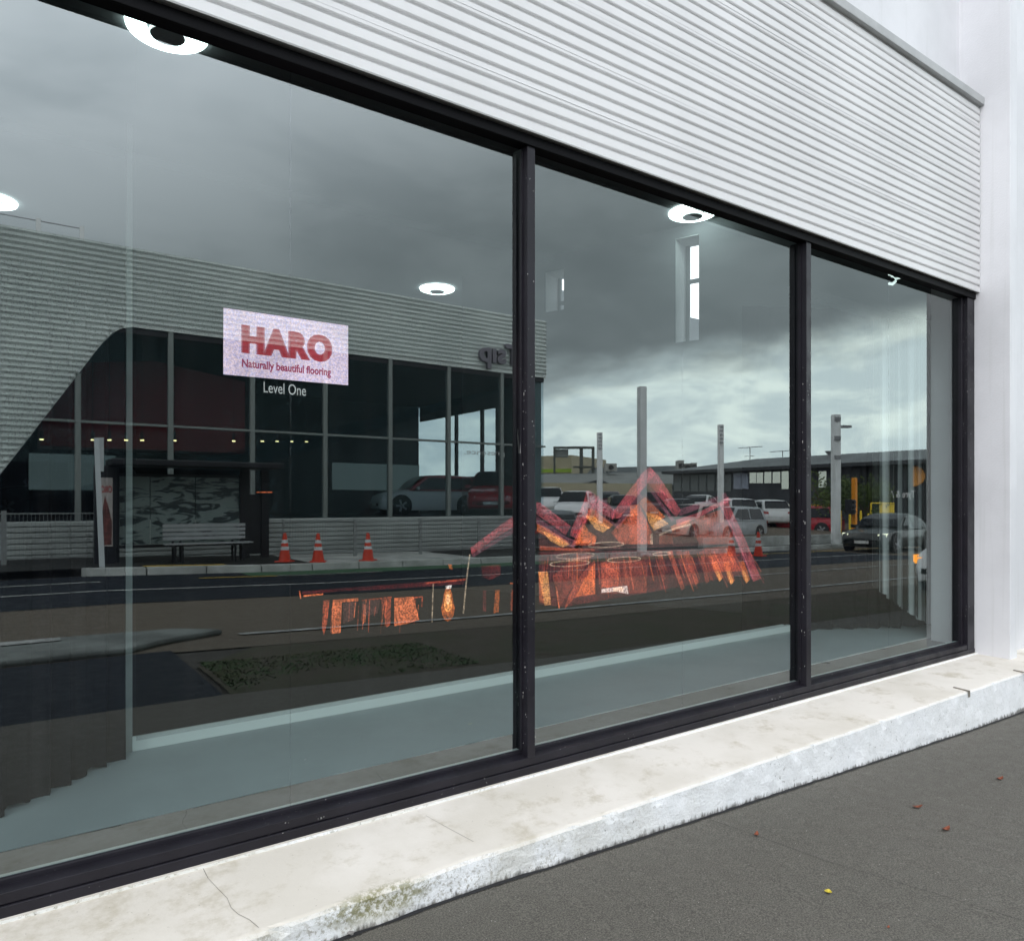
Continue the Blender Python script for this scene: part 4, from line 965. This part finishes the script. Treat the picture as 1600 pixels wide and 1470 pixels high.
q = MB(); q.box(.9, 6.0, -YD - 2.6, -YD - 1.3, 2.9, 5.0); q.prism([(.9, -YD - 1.3, 5.003), (6.0, -YD - 1.3, 5.003), (3.6, -YD - 1.3, 5.35)], (0, -1.2, 0))
q.build('red_feature_wall', mat('oxblood', (.16, .006, .010), .6), deal)
m_scrw = emis('white_display_board', (.33, .42, .42), .95, solid=1)
for a, b in (((45, 765), (180, 712)), ((520, 765), (655, 727))):
    P0, P1 = street(*a, YD + 5), street(*b, YD + 5)
    q = MB(); q.box(P0.x, P1.x, -YD - 5.06, -YD - 5, P0.z, P1.z); q.build('display_board', m_scrw, deal)
m_spot = emis('spot_lamp', (1.0, .78, .35), 14, solid=1)
lab_spot = ['warm spot light inside the dealership, %s' % v_ for v_ in ('lowest under the slanting cladding edge, leftmost', 'just left of the bus stop pole top', 'just right of the bus stop pole top', 'left neighbour of the pale upright post', 'right neighbour of the pale upright post', 'beside the second thick glazing post', 'first of the six under the lit sign', 'second of the six under the lit sign', 'third of the six under the lit sign', 'fourth of the six under the lit sign', 'last and rightmost under the lit sign')]
for i, px in enumerate((65, 145, 171, 197, 222, 273, 365, 410, 433, 456, 479)):
    b = street(px, 687 + px * .008, YD + .9)
    o = thing('spot_light', lab_spot[i], 'spot light', b, 0, 'row of warm spot lights in the dealership')
    q = MB(); q.cyl((0, 0, 0), (0, 0, 1), .048, .03, 12); q.build('bulb', m_spot, o); q = MB(); q.cyl((0, 0, .03), (0, 0, 1), .04, .2, 12); q.cyl((0, 0, .2), (0, 0, 1), .01, zlowd - .35 - b.z, 6); q.build('housing', m_trim, o)
# sign letters on the fascia; they read the right way round from the street
bT = street(812, 572, YD - .08); bP = street(748, 560, YD - .08)
text('sign_letters', 'Tsıp', .95, (bP.x + (bT.x - bP.x) * 1.0, -YD + .10, zlowd + .30), (-1, 0, 0), mat('sign_lilac_grey', (.16, .15, .18), .5), deal, .03, .06, bT.x - bP.x)
a, b = street(790, 712, YD), street(727, 708, YD)
text('window_letters', 'presence.', .26, (a.x, -YD - .06, a.z), (-1, 0, 0), mat('vinyl_white', (.5, .52, .52), .6), deal, 0, .001, a.x - b.x)
# roof rail on the dealership
t = thing('roof_rail', 'thin white rail with posts on the dealership roof at the left', 'railing')
q = MB(); a, b = street(60, 340, YD + .8), street(128, 352, YD + .8)
q.tube([(XW, a.y, ztopd + .5), (b.x, b.y, ztopd + .5)], .02, 6); q.build('rail', m_rim, t)
for x in (b.x, a.x, a.x - 1.6, a.x - 3.2):
    q = MB(); q.box(x - .05, x + .05, a.y - .05, a.y + .05, zlowd, ztopd + .55); q.build('post', mat('rail_post', (.75, .76, .76), .5), t)

# ---- pedestrian fences on the far footpath
m_galv = mat('galvanised_steel', (.30, .32, .32), .45, .15, 4, metal=.5)
def fence_panel(x0, x1, y, lab, tall=0.0):
    t = thing('fence_panel', lab, 'fence', (x0, y, gz((x0 + x1) / 2) + .15), 0, 'mesh fence panels along the far footpath'); L = x1 - x0; H = 1.0 + tall
    for x in (0, L): q = MB(); q.box(x - .025, x + .025, -.025, .025, 0, H + .05); q.build('post', m_galv, t)
    q = MB(); q.box(.025, L - .025, -.018, .018, H - .03, H); q.box(.025, L - .025, -.018, .018, .10, .13); q.build('rail', m_galv, t)
    q = MB(); x = .1
    while x < L - .05: q.box(x, x + .008, -.004, .004, .13, H - .03); x += .075
    q.build('mesh', m_galv, t)
xa = -6.0
ords = ['leftmost', 'second', 'third', 'fourth', 'fifth', 'sixth', 'seventh', 'eighth', 'ninth', 'tenth']
i_ = 0
for x0, n_p in ((-6.0, 4), (6.2, 5)):
    for k_ in range(n_p):
        fence_panel(x0 + k_ * 2.05, x0 + k_ * 2.05 + 2.0, -16.4, 'galvanised mesh fence panel, %s along the far footpath, %s' % (ords[i_], 'left of the bus shelter' if i_ < 4 else 'right of the bus shelter'), .12 if i_ < 4 else 0); i_ += 1

# ---- bus shelter, bench, stop pole
YB = 15.3; zf = gz(3) + .15
def bx_(px): return street(px, 780, YB).x
sh = thing('bus_shelter', 'black framed bus shelter with patterned frosted back glass and side poster', 'bus shelter', (0, 0, 0))
m_blk = mat('shelter_black', (.012, .014, .018), .4)
q = MB(); q.box(bx_(172), bx_(438), -YB - .9, -YB + .25, zf + 2.22, zf + 2.36); q.build('roof', m_blk, sh, bevel=.02)
for a, b in ((179, 193), (387, 402), (421, 433)):
    q = MB(); q.box(bx_(a), bx_(b), -YB - .75, -YB - .65, zf, zf + 2.22); q.build('post', m_blk, sh)
m_fr = bpy.data.materials.new('patterned_glass'); m_fr.use_nodes = True; t = m_fr.node_tree; p = t.nodes['Principled BSDF']; tcn = N(t, 'ShaderNodeTexCoord')
mp_ = N(t, 'ShaderNodeMapping'); mp_.inputs['Scale'].default_value = (1.0, 1, 3.2); mp_.inputs['Rotation'].default_value = (0, .15, 0); t.links.new(tcn.outputs['Object'], mp_.inputs[0])
n_ = N(t, 'ShaderNodeTexNoise', i_Scale=1.6, i_Detail=3.0, i_Distortion=1.6); t.links.new(mp_.outputs[0], n_.inputs[0])
t.links.new(mixc(t, maprange(t, n_.outputs[0], .40, .50), (.035, .05, .055), (.22, .28, .27)), p.inputs['Base Color']); p.inputs['Roughness'].default_value = .3
xs_ = [bx_(193), bx_(243), bx_(316), bx_(386)]
for a, b in zip(xs_, xs_[1:]):
    q = MB(); q.box(a + .01, b - .01, -YB - .72, -YB - .70, zf + .42, zf + 2.0); q.build('back_glass', m_fr, sh)
q = MB(); q.box(bx_(193), bx_(387), -YB - .74, -YB - .68, zf + 2.01, zf + 2.07); q.box(bx_(193), bx_(387), -YB - .74, -YB - .68, zf + .34, zf + .41); q.build('rail', m_blk, sh)
q = MB(); q.box(bx_(150), bx_(185), -YB - .55, -YB - .35, zf, zf + 2.22); lb = q.build('poster_box', m_blk, sh, bevel=.02)
m_post = mat('poster_paper', (.50, .46, .44), .5, .1, 3)
q = MB(); q.box(bx_(159), bx_(179), -YB - .349, -YB - .335, zf + .42, zf + 1.95); q.build('poster', m_post, lb)
q = MB(); cx = bx_(168.5)
q.prism([(cx + .11, -YB - .334, zf + .45), (cx - .12, -YB - .334, zf + .45), (cx - .10, -YB - .334, zf + 1.0), (cx - .02, -YB - .334, zf + 1.55), (cx + .05, -YB - .334, zf + 1.3), (cx + .12, -YB - .334, zf + .95)], (0, .004, 0))
q.build('poster_figure', mat('poster_brown', (.16, .05, .045), .6, .5, 9), lb)
text('poster_letters', 'ORO', .21, (bx_(178), -YB - .333, zf + 1.62), (-1, 0, 0), mat('poster_red', (.45, .05, .05), .5), lb, .004, .002, bx_(178) - bx_(160))
q = MB(); q.box(bx_(402), bx_(421), -YB - .71, -YB - .69, zf + .1, zf + 1.6); q.build('side_panel', m_blk, sh)
bn = thing('bench', 'slatted grey bench inside the bus shelter on black legs', 'bench', (bx_(258), -YB + .1, zf))
BL = bx_(388) - bx_(258)
m_slat = mat('aluminium_slat', (.42, .44, .45), .4, .1, 3, metal=.3)
q = MB()
for z in (.52, .62, .72, .82): q.box(0, BL, -.40, -.375, z, z + .07)
q.build('backrest', m_slat, bn)
q = MB()
for y in (-.33, -.22, -.11): q.box(0, BL + .1, y, y + .09, .42, .45)
q.build('seat', m_slat, bn)
for x in (.18, .34, BL - .34, BL - .15):
    q = MB(); q.box(x, x + .06, -.38, -.03, 0, .42) if False else None
    q.box(x, x + .05, -.36, -.32, 0, .50); q.box(x, x + .05, -.08, -.04, 0, .42); q.box(x, x + .05, -.32, -.08, .36, .42); q.build('leg', m_blk, bn)
P_ = street(160, 885, 14.6)
sp_ = thing('bus_stop_pole', 'slim white leaning bus stop pole with a narrow flag sign', 'sign pole', (P_.x, -14.65, gz(3) + .15))
q = MB(); q.hexa([(-.05, -.04, 0), (.05, -.04, 0), (.05, .04, 0), (-.05, .04, 0), (-.15, -.04, 2.75), (-.06, -.04, 2.75), (-.06, .04, 2.75), (-.15, .04, 2.75)]); q.build('pole', mat('pole_white', (.62, .66, .68), .5), sp_)
q = MB(); q.box(-.06, .03, -.02, .02, 2.05, 2.76); q.build('flag_sign', mat('pole_white2', (.50, .54, .55), .5), sp_)

# ---- cones
m_cone = mat('cone_orange', (.62, .045, .015), .5); m_refl = mat('cone_band', (.65, .65, .66), .4)
def cone(P_, lab, h=.70):
    t = thing('traffic_cone', lab, 'traffic cone', P_, random.random(), 'orange traffic cones beside the street')
    rr = lambda z: .15 - .115 * z / h
    q = MB(); q.cyl((0, 0, .03), (0, 0, 1), rr(0), h * .38, 20, 0, rr(h * .38)); q.cyl((0, 0, .03 + h * .50), (0, 0, 1), rr(h * .5), h * .12, 20, 0, rr(h * .62)); q.cyl((0, 0, .03 + h * .74), (0, 0, 1), rr(h * .74), h * .24, 20, 0, rr(h)); q.build('cone_body', m_cone, t)
    q = MB(); q.cyl((0, 0, .03 + h * .38), (0, 0, 1), rr(h * .38), h * .12, 20, 0, rr(h * .5)); q.cyl((0, 0, .03 + h * .62), (0, 0, 1), rr(h * .62), h * .12, 20, 0, rr(h * .74)); q.build('white_band', m_refl, t)
    q = MB(); q.box(-.19, .19, -.19, .19, 0, .03); q.build('base', m_cone, t, bevel=.01)
def c_at(px, Y_, up): x = street(px, 800, Y_).x; return (x, -Y_, gz(x) + up)
cone(c_at(445, 15.2, .15), 'orange traffic cone on the far footpath closest to the bus shelter')
cone(c_at(497, 14.7, .156), 'orange traffic cone in the middle of the three by the fence')
cone(c_at(575, 14.6, .156), 'orange traffic cone farthest from the shelter on the far footpath')
cone(c_at(1185, 12.6, 0), 'orange traffic cone on the road in front of the silver SUV', .8)
cone(c_at(1143, 13.2, 0), 'orange traffic cone behind the glowing red ribbon on the road', .8)

# ---- white poles of the yard
m_pole = mat('pole_paint', (.80, .83, .83), .5, .08, 2)
def pole(px, t_, top, lab, wd, arm=False):
    b = far(px, t_); t = thing('flood_light_pole', lab, 'light pole', (b.x, b.y, lot(b.x, b.y) + .05), .3, 'tall white square poles in the car yard')
    H = top - lot(b.x, b.y)
    q = MB(); q.box(-wd / 2, wd / 2, -wd / 2, wd / 2, 0, H); q.build('shaft', m_pole, t, bevel=.01)
    q = MB(); q.box(-wd * .9, wd * .9, -wd * .9, wd * .9, 0, .06); q.build('base_plate', m_pole, t)
    if not arm:
        for k_ in range(0 if px == 1003 else 5): q = MB(); q.box(-wd / 2 - .01, wd / 2 - .06, wd / 2, wd / 2 + .03, H - .16 - k_ * .19, H - .08 - k_ * .19); q.build('lamp_fitting', m_wf, t)
    else:
        q = MB(); q.tube([(wd / 2, 0, H - .55), (.9, -.5, H - .42)], .03, 6); q.box(.75, 1.15, -.65, -.35, H - .48, H - .38); q.build('lamp_arm', m_wf, t)
        for k_ in range(3): q = MB(); q.box(-wd / 2 - .06, wd / 2 - .05, wd / 2, wd / 2 + .05, H - .3 - k_ * .8, H - .12 - k_ * .8); q.build('camera', m_wf, t)
pole(1003, 24.2, 5.2, 'thickest white square pole, standing alone behind the glowing red peak', .24)
pole(1126, 35.5, 5.15, 'slim white square pole with a black banded top in the middle of the yard', .22)
pole(937, 40, 5.2, 'slim white square pole with a banded top above the white SUV', .24)
pole(1306, 31, 5.1, 'white square pole carrying a small lamp arm beside the green tree', .28, True)

# ---- low yard wall
q = MB(); x = 21
while x < 44:
    q.hexa([(x, -15.15, gz(x) - .1), (x + 1, -15.15, gz(x + 1) - .1), (x + 1, -14.9, gz(x + 1) - .1), (x, -14.9, gz(x) - .1), (x, -15.15, gz(x) + .52), (x + 1, -15.15, gz(x + 1) + .52), (x + 1, -14.9, gz(x + 1) + .52), (x, -14.9, gz(x) + .52)]); x += 1
tag(q.build('low_wall', m_conc, None), 'low pale concrete wall along the front of the car yard', 'wall')

# ---- long dark shed facing the yard
XB = 47.0
def onb(px, py):
    d = ray(px, py); t_ = XB / d.x; return mir(CAM + d * t_)
shed = thing('workshop_building', 'long low dark workshop building with grey roof behind the car yard', 'building')
y0b = -12.0; y1b = onb(1052, 740).y; ze = onb(1447, 722).z; ze2 = onb(1447, 705).z
m_shed = mat('charcoal_cladding', (.035, .042, .05), .6, .2, .5)
q = MB(); q.box(XB, XB + 14, y1b, y0b, -.6, ze - .1); q.build('wall', m_shed, shed)
q = MB(); q.box(XB - .9, XB + 15, y1b - .5, y0b + .5, ze - .1, ze + .14); q.build('eaves', mat('eaves_dark', (.03, .035, .04), .6), shed)
q = MB(); q.hexa([(XB - .9, y1b - .5, ze + .141), (XB + 15, y1b - .5, ze + .141), (XB + 15, y0b + .5, ze + .141), (XB - .9, y0b + .5, ze + .141),
                  (XB + 2.5, y1b + 6.5, ze2 + .3), (XB + 11, y1b + 6.5, ze2 + .3), (XB + 11, y0b - 3, ze2 + .3), (XB + 2.5, y0b - 3, ze2 + .3)]); q.build('roof', mat('grey_roof', (.19, .21, .215), .6, .15, .6), shed)
m_win = mat('bright_window', (.05, .06, .06), .05, spec=1.0); m_pan = mat('pale_panel', (.30, .34, .42), .5); m_pan2 = mat('grey_panel', (.13, .15, .15), .5)
m_dg = glassmat('mirror_window', .75, (.1, .1, .1), (.8, .85, .75))
for (a, b, ya, yb, m) in ((1147, 1158, 739, 764, m_pan), (1159, 1170, 739, 764, m_pan), (1172, 1182, 738, 755, m_dg), (1183, 1193, 738, 755, m_dg), (1195, 1206, 737, 755, m_dg), (1208, 1220, 737, 755, m_dg), (1222, 1233, 736, 764, m_dg), (1280, 1292, 736, 762, m_dg)):
    A_, B_ = onb(a, yb), onb(b, ya); q = MB(); q.box(XB - .06, XB - .003, B_.y, A_.y, A_.z, B_.z); q.build('window', m, shed)
for k_ in range(7):
    a = 1054 + k_ * 13; A_, B_ = onb(a, 768), onb(a + 11, 741); q = MB(); q.box(XB - .05, XB - .003, B_.y, A_.y, A_.z, B_.z); q.build('wall_panel', m_pan2, shed)
for k_ in range(12):
    a = 1345 + k_ * 9; A_ = onb(a, 740); q = MB(); q.box(XB - .10, XB - .003, A_.y - .06, A_.y + .06, -.4, ze - .1); q.build('cladding_batten', mat('batten_dark', (.015, .018, .02), .6), shed)
a, b = onb(1382, 777), onb(1432, 777)
text('sign_letters', 'Tyre & Auto', .62, (XB - .12, b.y, b.z), (0, -1, 0), mat('sign_white', (.7, .7, .7), .5), shed, .01, .01, abs(a.y - b.y) * 1.1)
q = MB(); c_ = onb(1428, 744); r_ = (onb(1428, 728).z - c_.z); pts = [(XB - .14, c_.y + 1.15 * r_ * math.sin(a), c_.z + r_ * math.cos(a)) for a in [math.pi * k_ / 12 for k_ in range(13)]]
q.prism(pts, (.12, 0, 0)); q.build('orange_emblem', mat('emblem_orange', (.75, .32, .05), .5), shed)
# roof clutter on it
for px, py, lab in ((1159, 700, 'tall thin television aerial on the workshop roof'), (1210, 706, 'short television aerial on the workshop roof')):
    P0 = onb(px, py); t = thing('aerial', lab, 'aerial', (P0.x + 1, P0.y, ze + .1), 0, 'aerials on the workshop roof'); H = P0.z - ze
    q = MB(); q.tube([(0, 0, 0), (0, 0, H)], .03, 6); q.build('mast', m_wf, t)
    q = MB(); q.tube([(0, -1.1, H), (0, 1.1, H)], .025, 6)
    for k_ in range(-4, 5): q.tube([(-.25, k_ * .22, H), (.25, k_ * .22, H)], .012, 4)
    q.tube([(0, -.5, H * .6), (0, .4, H * .6)], .02, 6); q.build('boom', m_wf, t)
P0 = onb(1283, 706); t = thing('roof_vent', 'short flared grey roof vent above the pole with the lamp arm', 'roof vent', (P0.x + 1.2, P0.y, ze + .3))
q = MB(); q.cyl((0, 0, 0), (0, 0, 1), .28, .55, 14); q.build('pipe', m_wf, t); q = MB(); q.cyl((0, 0, .55), (0, 0, 1), .2, .28, 14, 0, .42); q.build('cowl', m_wf, t)

# ---- far buildings behind the yard at the left
def fpt(px, py, t_): d = ray(px, py); return mir(CAM + d * t_)
def fbox(q, px0, px1, ytop, ybot, t0, t1, dep=6):
    """box whose street-side face joins two points of the horizon"""
    A_, B_ = fpt(px0, ybot, t0), fpt(px1, ybot, t1); n_ = Vector((B_.y - A_.y, -(B_.x - A_.x), 0)).normalized()
    if n_.dot(Vector((A_.x, A_.y, 0))) < 0: n_ = -n_
    zt = fpt(px0, ytop, t0).z; A2, B2 = A_ + n_ * dep, B_ + n_ * dep; zbt = min(A_.z, B_.z)
    q.hexa([(A_.x, A_.y, zbt), (B_.x, B_.y, zbt), (B2.x, B2.y, zbt), (A2.x, A2.y, zbt), (A_.x, A_.y, zt), (B_.x, B_.y, zt), (B2.x, B2.y, zt), (A2.x, A2.y, zt)]); return q
m_beige = mat('beige_render', (.40, .36, .25), .8, .12, .4)
wl = MB(); fbox(wl, 826, 1050, 754, 800, 62, 66, .4)
tag(wl.build('beige_wall', m_beige), 'long plain beige boundary wall behind the back row of cars', 'wall')
bb = thing('beige_building', 'beige flat roofed building with a lime green stripe far behind the yard', 'building')
q = MB(); fbox(q, 800, 893, 714, 744, 96, 92, 12); fbox(q, 800, 897, 738, 765, 98, 94, 10); q.build('wall', m_beige, bb)
q = MB(); fbox(q, 845, 892, 733, 737.5, 92.5, 91, .4); q.build('green_stripe', mat('lime', (.28, .42, .03), .6), bb)
q = MB(); fbox(q, 842, 880, 740, 752, 91.5, 90.5, .3); q.build('shop_window', m_pan2, bb)
tw = thing('steel_frame_tower', 'open dark steel frame tower on the roofs behind the yard', 'tower'); m_st = mat('dark_steel', (.06, .07, .06), .6)
q = MB(); fbox(q, 865, 929, 697.5, 701, 86, 86, .5); fbox(q, 896, 929, 728, 731, 86, 86, .5); q.build('beam', m_st, tw)
for a, b in ((865, 868), (906, 911), (925, 929)):
    q = MB(); fbox(q, a, b, 701, 765, 86.2, 86.2, .5); q.build('column', m_st, tw)
q = MB(); fbox(q, 868, 888, 702, 714, 86.4, 86.4, 1); q.build('tank', mat('tank_grey', (.16, .18, .17), .6), tw)
rf = thing('grey_roofed_shed', 'low shed with long pale grey corrugated roof behind the beige wall', 'building')
q = MB()
A_, B_ = fpt(826, 757, 72), fpt(1058, 757, 74); A2, B2 = fpt(840, 741, 84), fpt(1058, 737, 86)
q.quad(A_, B_, B2, A2); q.quad(A_ + Vector((0, 0, -.15)), B_ + Vector((0, 0, -.15)), B2 + Vector((0, 0, -.15)), A2 + Vector((0, 0, -.15))); q.build('roof', mat('pale_corrugated', (.22, .23, .22), .6, .2, .5), rf)
q = MB(); fbox(q, 826, 1058, 757, 790, 73, 75, 10); q.build('wall', m_pan2, rf)
r2 = thing('dark_roofed_shed', 'long dark slate coloured shed roof under the air conditioning units', 'building')
q = MB(); A_, B_ = fpt(915, 743, 88), fpt(1075, 738, 84); A2, B2 = fpt(925, 731, 98), fpt(1075, 727, 92)
q.quad(A_, B_, B2, A2); q.build('roof', mat('slate_roof', (.07, .085, .09), .6, .15, .5), r2)
for a in (944, 975, 1036):
    q = MB(); P0, P1, P2, P3_ = fpt(a, 739, 89.5), fpt(a + 9, 738.5, 89.5), fpt(a + 15, 735, 93), fpt(a + 7, 735.5, 93); up = Vector((0, 0, .12)); q.quad(P0 + up, P1 + up, P2 + up, P3_ + up); q.build('skylight', mat('skylight', (.6, .63, .62), .4), r2)
q = MB(); fbox(q, 915, 1075, 742, 765, 89, 85, 8); q.build('wall', m_pan2, r2)
for px, w_, h0, lab in ((946, 18, 724, 'square rooftop air conditioning unit left of the thick white pole'), (1060, 9, 719, 'tall rooftop air conditioning unit with a round fan'), (1071, 7, 724, 'pair member of small rooftop units, nearer the tall unit'), (1081, 8, 723, 'small rooftop unit at the roof corner of the workshop')):
    q = MB(); fbox(q, px, px + w_, h0, 736, 82, 82, 1.5); o_ = q.build('air_conditioner', mat('ac_grey', (.30, .30, .28), .6)); tag(o_, lab, 'air conditioner', 'rooftop air conditioners behind the yard')
    q = MB(); c0_ = fpt(px + w_ / 2, (h0 + 736) / 2, 81.9); q.cyl(c0_, Vector((-c0_.x, -c0_.y, 0)), .28, .05, 18); q.build('fan', m_trim, o_)
arch = MB(); pts = [fpt(915 + k_ * 4, 757 - 7 * math.sin(math.pi * k_ / 10), 68) for k_ in range(11)]
arch.prism(pts, Vector((.5, -.8, 0)) * 6); tag(arch.build('arched_roof', m_shed), 'small dark arched roof showing over the beige wall', 'roof')

# ---- signal post, yellow sign, bollards, trees
b = far(1335, 32.5)
ts = thing('traffic_signal', 'bright orange signal post with a black lamp head facing the street', 'traffic light', (b.x, b.y, gz(b.x) + .02))
m_or = mat('signal_orange', (.85, .30, .01), .5)
q = MB(); q.box(-.09, .09, -.09, .09, 0, 2.95); q.build('post', m_or, ts, bevel=.01)
q = MB(); q.box(-.42, -.10, -.2, .12, 1.35, 2.0); hd_ = q.build('lamp_head', m_blk, ts, bevel=.02)
for k_ in range(3): q = MB(); q.cyl((-.26, .12, 1.48 + k_ * .2), (0, 1, 0), .075, .07, 14); q.build('lens_hood', m_trim, hd_)
m_ys = mat('sign_yellow', (.85, .60, .03), .5)
ys = thing('yellow_sign', 'square yellow panel on a thin yellow frame behind the black saloon', 'sign', (0, 0, 0))
A_, B_ = fpt(1376, 806, 40), fpt(1397, 787, 40); q = MB(); q.hexa([A_, (B_.x, B_.y, A_.z), (B_.x - .03, B_.y - .05, A_.z), A_ + Vector((-.03, -.05, 0)), (A_.x, A_.y, B_.z), B_, B_ + Vector((-.03, -.05, 0)), (A_.x - .03, A_.y - .05, B_.z)]); q.build('panel', m_ys, ys)
q = MB(); C0, D0 = fpt(1361, 786, 40), fpt(1361, 830, 40); q.tube([C0, D0], .045, 6); q.tube([C0, fpt(1397, 786, 40)], .04, 6); q.tube([fpt(1396, 786, 40.1), fpt(1396, 832, 40.1)], .05, 6); q.build('frame', m_ys, ys)
for px, h_, lab in ((1313, 1.15, 'yellow bollard right beside the pole with the lamp arm'), (1328, 1.2, 'yellow bollard left of the orange signal post'), (1345, 1.15, 'yellow bollard right of the orange signal post'), (1357, 1.0, 'yellow bollard beside the yellow sign frame')):
    b = far(px, 38); t = thing('bollard', lab, 'bollard', (b.x, b.y, lot(b.x, b.y)), 0, 'yellow bollards at the workshop entrance')
    q = MB(); q.cyl((0, 0, 0), (0, 0, 1), .06, h_ + .3, 12); q.build('shaft', m_ys, t); q = MB(); q.cyl((0, 0, h_ + .3), (0, 0, 1), .06, .05, 12, 0, .02); q.build('cap', m_ys, t)
t = thing('yellow_awning', 'flat yellow canopy edge above the red SUV', 'awning'); q = MB(); fbox(q, 1226, 1288, 788, 792.5, 46, 44, 1.2); q.build('canopy', m_ys, t)
A_, B_ = fpt(1230, 792, 46), fpt(1286, 792, 44)
for v_ in (A_, B_): q = MB(); q.tube([v_ + Vector((.2, -.3, -2)), v_ + Vector((.2, -.3, 0))], .05, 8); q.build('post', m_ys, t)
def tree(pos, H, rad, lab, seed, n=2600, name='tree'):
    rnd = random.Random(seed); t = thing(name, lab, 'tree', pos, 0, 'small green trees by the workshop')
    q = MB(); q.tube([(0, 0, 0), (.05, 0, H * .3), (0, .08, H * .55)], .10, 8, r1=.05)
    tips = []
    for k_ in range(9):
        a = rnd.random() * 6.28; e = Vector((math.cos(a) * rad * rnd.uniform(.4, .8), math.sin(a) * rad * rnd.uniform(.4, .8), H * rnd.uniform(.5, .95))); tips.append(e)
        q.tube([(0, 0, H * rnd.uniform(.2, .4)), e * .6 + Vector((0, 0, H * .15)), e], .04, 5, r1=.012)
    q.build('trunk', mat('bark', (.10, .08, .06), .9, .3, 8), t)
    q = MB(); cl = [(e, rnd.uniform(.3, .55) * rad) for e in tips] + [(Vector((rnd.uniform(-.7, .7) * rad, rnd.uniform(-.7, .7) * rad, rnd.uniform(.25, .9) * H)), rnd.uniform(.3, .5) * rad) for _ in range(12)]
    for k_ in range(n):
        c_, r_ = rnd.choice(cl); d = Vector((rnd.gauss(0, 1), rnd.gauss(0, 1), rnd.gauss(0, 1))).normalized() * r_ * rnd.random() ** .45; P_ = c_ + d
        if P_.z < .25: continue
        u_ = Vector((rnd.gauss(0, 1), rnd.gauss(0, 1), rnd.gauss(0, 1))).normalized() * .075; w_ = u_.orthogonal().normalized() * .045
        q.quad(P_ - u_, P_ + w_, P_ + u_, P_ - w_)
    q.build('crown', mat('leaf_green', (.09, .13, .02), .7, col2=(.035, .065, .012), vscale=1.3), t, fix=False)
b = far(1296, 42); tree((b.x, b.y, lot(b.x, b.y)), 3.3, 1.6, 'yellow green tree between the white pole and the orange signal', 1)
b = far(1352, 41); tree((b.x, b.y, lot(b.x, b.y)), 2.9, 1.5, 'yellow green tree right of the orange signal post', 2)
b = far(1276, 52); tree((b.x, b.y, lot(b.x, b.y)), 2.4, 1.2, 'low bushy tree left of the white pole with the lamp arm', 3, 1600)
